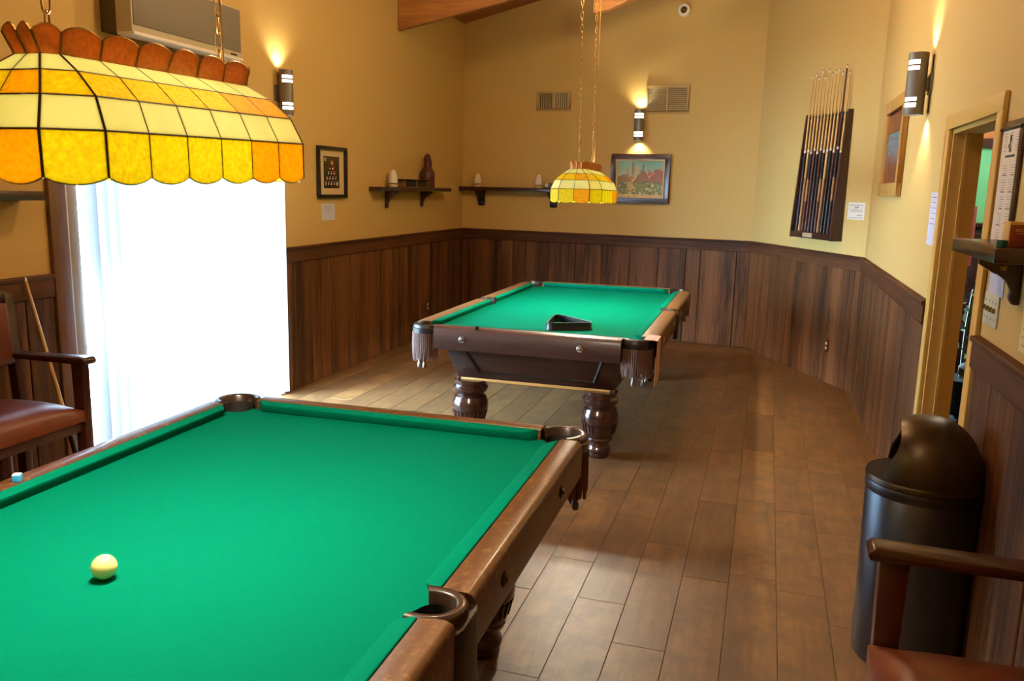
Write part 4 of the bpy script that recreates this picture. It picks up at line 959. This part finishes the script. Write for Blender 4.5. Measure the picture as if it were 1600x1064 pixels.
# dome with an opening that faces away to the left
R = .188; zc = .70; H = .215; od = Vector((-.985, .17)).normalized()
def tmp(name, mb):
    o = mb.build(name, None, smooth=0); return o
pr = []
for j in range(21):
    f = (PI / 2) * j / 20; pr.append((zc + H * math.sin(f), max(.0006, R * math.cos(f) ** .85)))
inn = [(z - .004 if r < .18 else z, max(.0004, r - .004)) for z, r in pr]
shell = tmp('dome_tmp', MB().lathe(pr + inn[::-1], 72, caps=False).lathe([(zc, R), (zc, R - .004)], 72, caps=False))
arch = [(-.142, -.02), (.142, -.02)] + [(.142 * math.cos(a), .085 + .110 * math.sin(a)) for a in np.linspace(0, PI, 15)]
sdir = Vector((-od.y, od.x))
cut = tmp('cutter_tmp', MB().prism(arch, .030, .32, lambda u, v, w: (od.x * w + sdir.x * u, od.y * w + sdir.y * u, zc + v)))
bo = shell.modifiers.new('cut', 'BOOLEAN'); bo.operation = 'DIFFERENCE'; bo.object = cut; bo.solver = 'EXACT'
dg = bpy.context.evaluated_depsgraph_get(); dme = bpy.data.meshes.new_from_object(shell.evaluated_get(dg)); dme.name = 'dome_lid'
bpy.data.objects.remove(shell); bpy.data.objects.remove(cut)
dme.materials.clear(); dme.materials.append(M['canlid'])
for p in dme.polygons: p.use_smooth = True
dme.set_sharp_from_angle(angle=math.radians(35))
link('dome_lid', dme, T)
# recessed flap behind the opening
fl = MB().cbox((0, 0, 0), (.004, .215, .17)).build('swing_flap', M['canlid'], T, bevel=.001)
fl.matrix_local = Matrix.Translation((od.x * .026, od.y * .026, zc + .092)) @ Matrix.Rotation(math.atan2(od.y, od.x), 4, 'Z') @ Matrix.Rotation(-.12, 4, 'Y')
MB().lathe([(.696, .186), (.699, .186)], 40).build('inner_deck', M['candark'], T)
# ------------------------------------------------------------------ next room furniture glimpsed through the doorway
T = empty('cabinet', (1.85, 7.7, 0)); tag(T, 'dark cabinet below the green wall seen through the doorway', 'cabinet')
MB().box(-.45, .45, -.22, .22, .04, 1.44).build('body', M['blackframe'], T, bevel=.006); MB().box(-.47, .47, -.24, .24, 1.44, 1.48).build('top', M['dark'], T, bevel=.004)
for s in (-1, 1): d = MB().box(s * .225 - .21, s * .225 + .21, -.236, -.22, .1, 1.40).build('door', M['dark'], T, bevel=.004); MB().lathe([(0, .012), (.02, .014), (.026, .006)], 10).build('knob', M['steel'], d).matrix_local = Matrix.Translation((s * .05, -.236, .8)) @ Matrix.Rotation(PI / 2, 4, 'X')
MB().box(-.45, .45, -.2, .2, 0, .04).build('plinth', M['black'], T, smooth=0)
T = empty('folding_screen', (1.30, 6.6, 0)); tag(T, 'pink upright panel just inside the doorway', 'screen'); MB().box(-.03, .10, -.015, .015, 1.20, 1.62).build('panel', M['pinkp'], T, bevel=.003); MB().box(-.006, .03, -.012, .012, .08, 1.20).build('post', M['well'], T, bevel=.002); MB().box(-.06, .13, -.10, .10, 0, .08).build('foot', M['black'], T, bevel=.004)
def stool(loc, label):
    T = empty('bar_stool', loc); tag(T, label, 'stool')
    MB().lathe([(.66, .15), (.68, .17), (.72, .17), (.74, .15)], 20).build('seat', M['well'], T)
    for i in range(4):
        a = PI / 4 + i * PI / 2; MB().tube([(.12 * math.cos(a), .12 * math.sin(a), .66), (.2 * math.cos(a), .2 * math.sin(a), 0)], .014, 8).build('leg', M['well'], T)
    MB().tube([(.165 * math.cos(2 * PI * i / 24), .165 * math.sin(2 * PI * i / 24), .28) for i in range(24)], .009, 6, closed=True).build('foot_ring', M['well'], T)
stool((1.28, 5.2, 0), 'black bar stool nearest inside the doorway'); stool((1.62, 6.1, 0), 'black bar stool behind the first one in the next room')
T = empty('potted_plant', (1.50, 6.95, 0)); tag(T, 'potted plant with white blooms in the dark next room', 'plant')
MB().lathe([(0, .12), (.3, .17), (.32, .175), (.32, .15)], 20).build('pot', M['black'], T)
rr = random.Random(9); lf = MB()
for i in range(40):
    a = rr.uniform(0, 2 * PI); r = rr.uniform(.05, .24); z = rr.uniform(.4, 1.05); d = Vector((math.cos(a), math.sin(a), rr.uniform(-.3, .6))).normalized(); s = d.cross(Vector((0, 0, 1))).normalized() * .025; p = Vector((r * .4 * math.cos(a), r * .4 * math.sin(a), z)); lf.add([p, p + d * .07 + s, p + d * .16, p + d * .07 - s], [(0, 1, 2, 3)])
lf.build('leaves', M['leaf'], T)['kind'] = 'stuff'
for i in range(7):
    a = rr.uniform(0, 2 * PI); MB().sphere((.16 * math.cos(a), .16 * math.sin(a), rr.uniform(.5, 1.15)), .035, 8, 6).build('bloom', M['petal'], T)
MB().tube([(0, 0, .3), (0, 0, .7), (.02, 0, 1.0)], .012, 6).build('stem', M['leaf'], T)
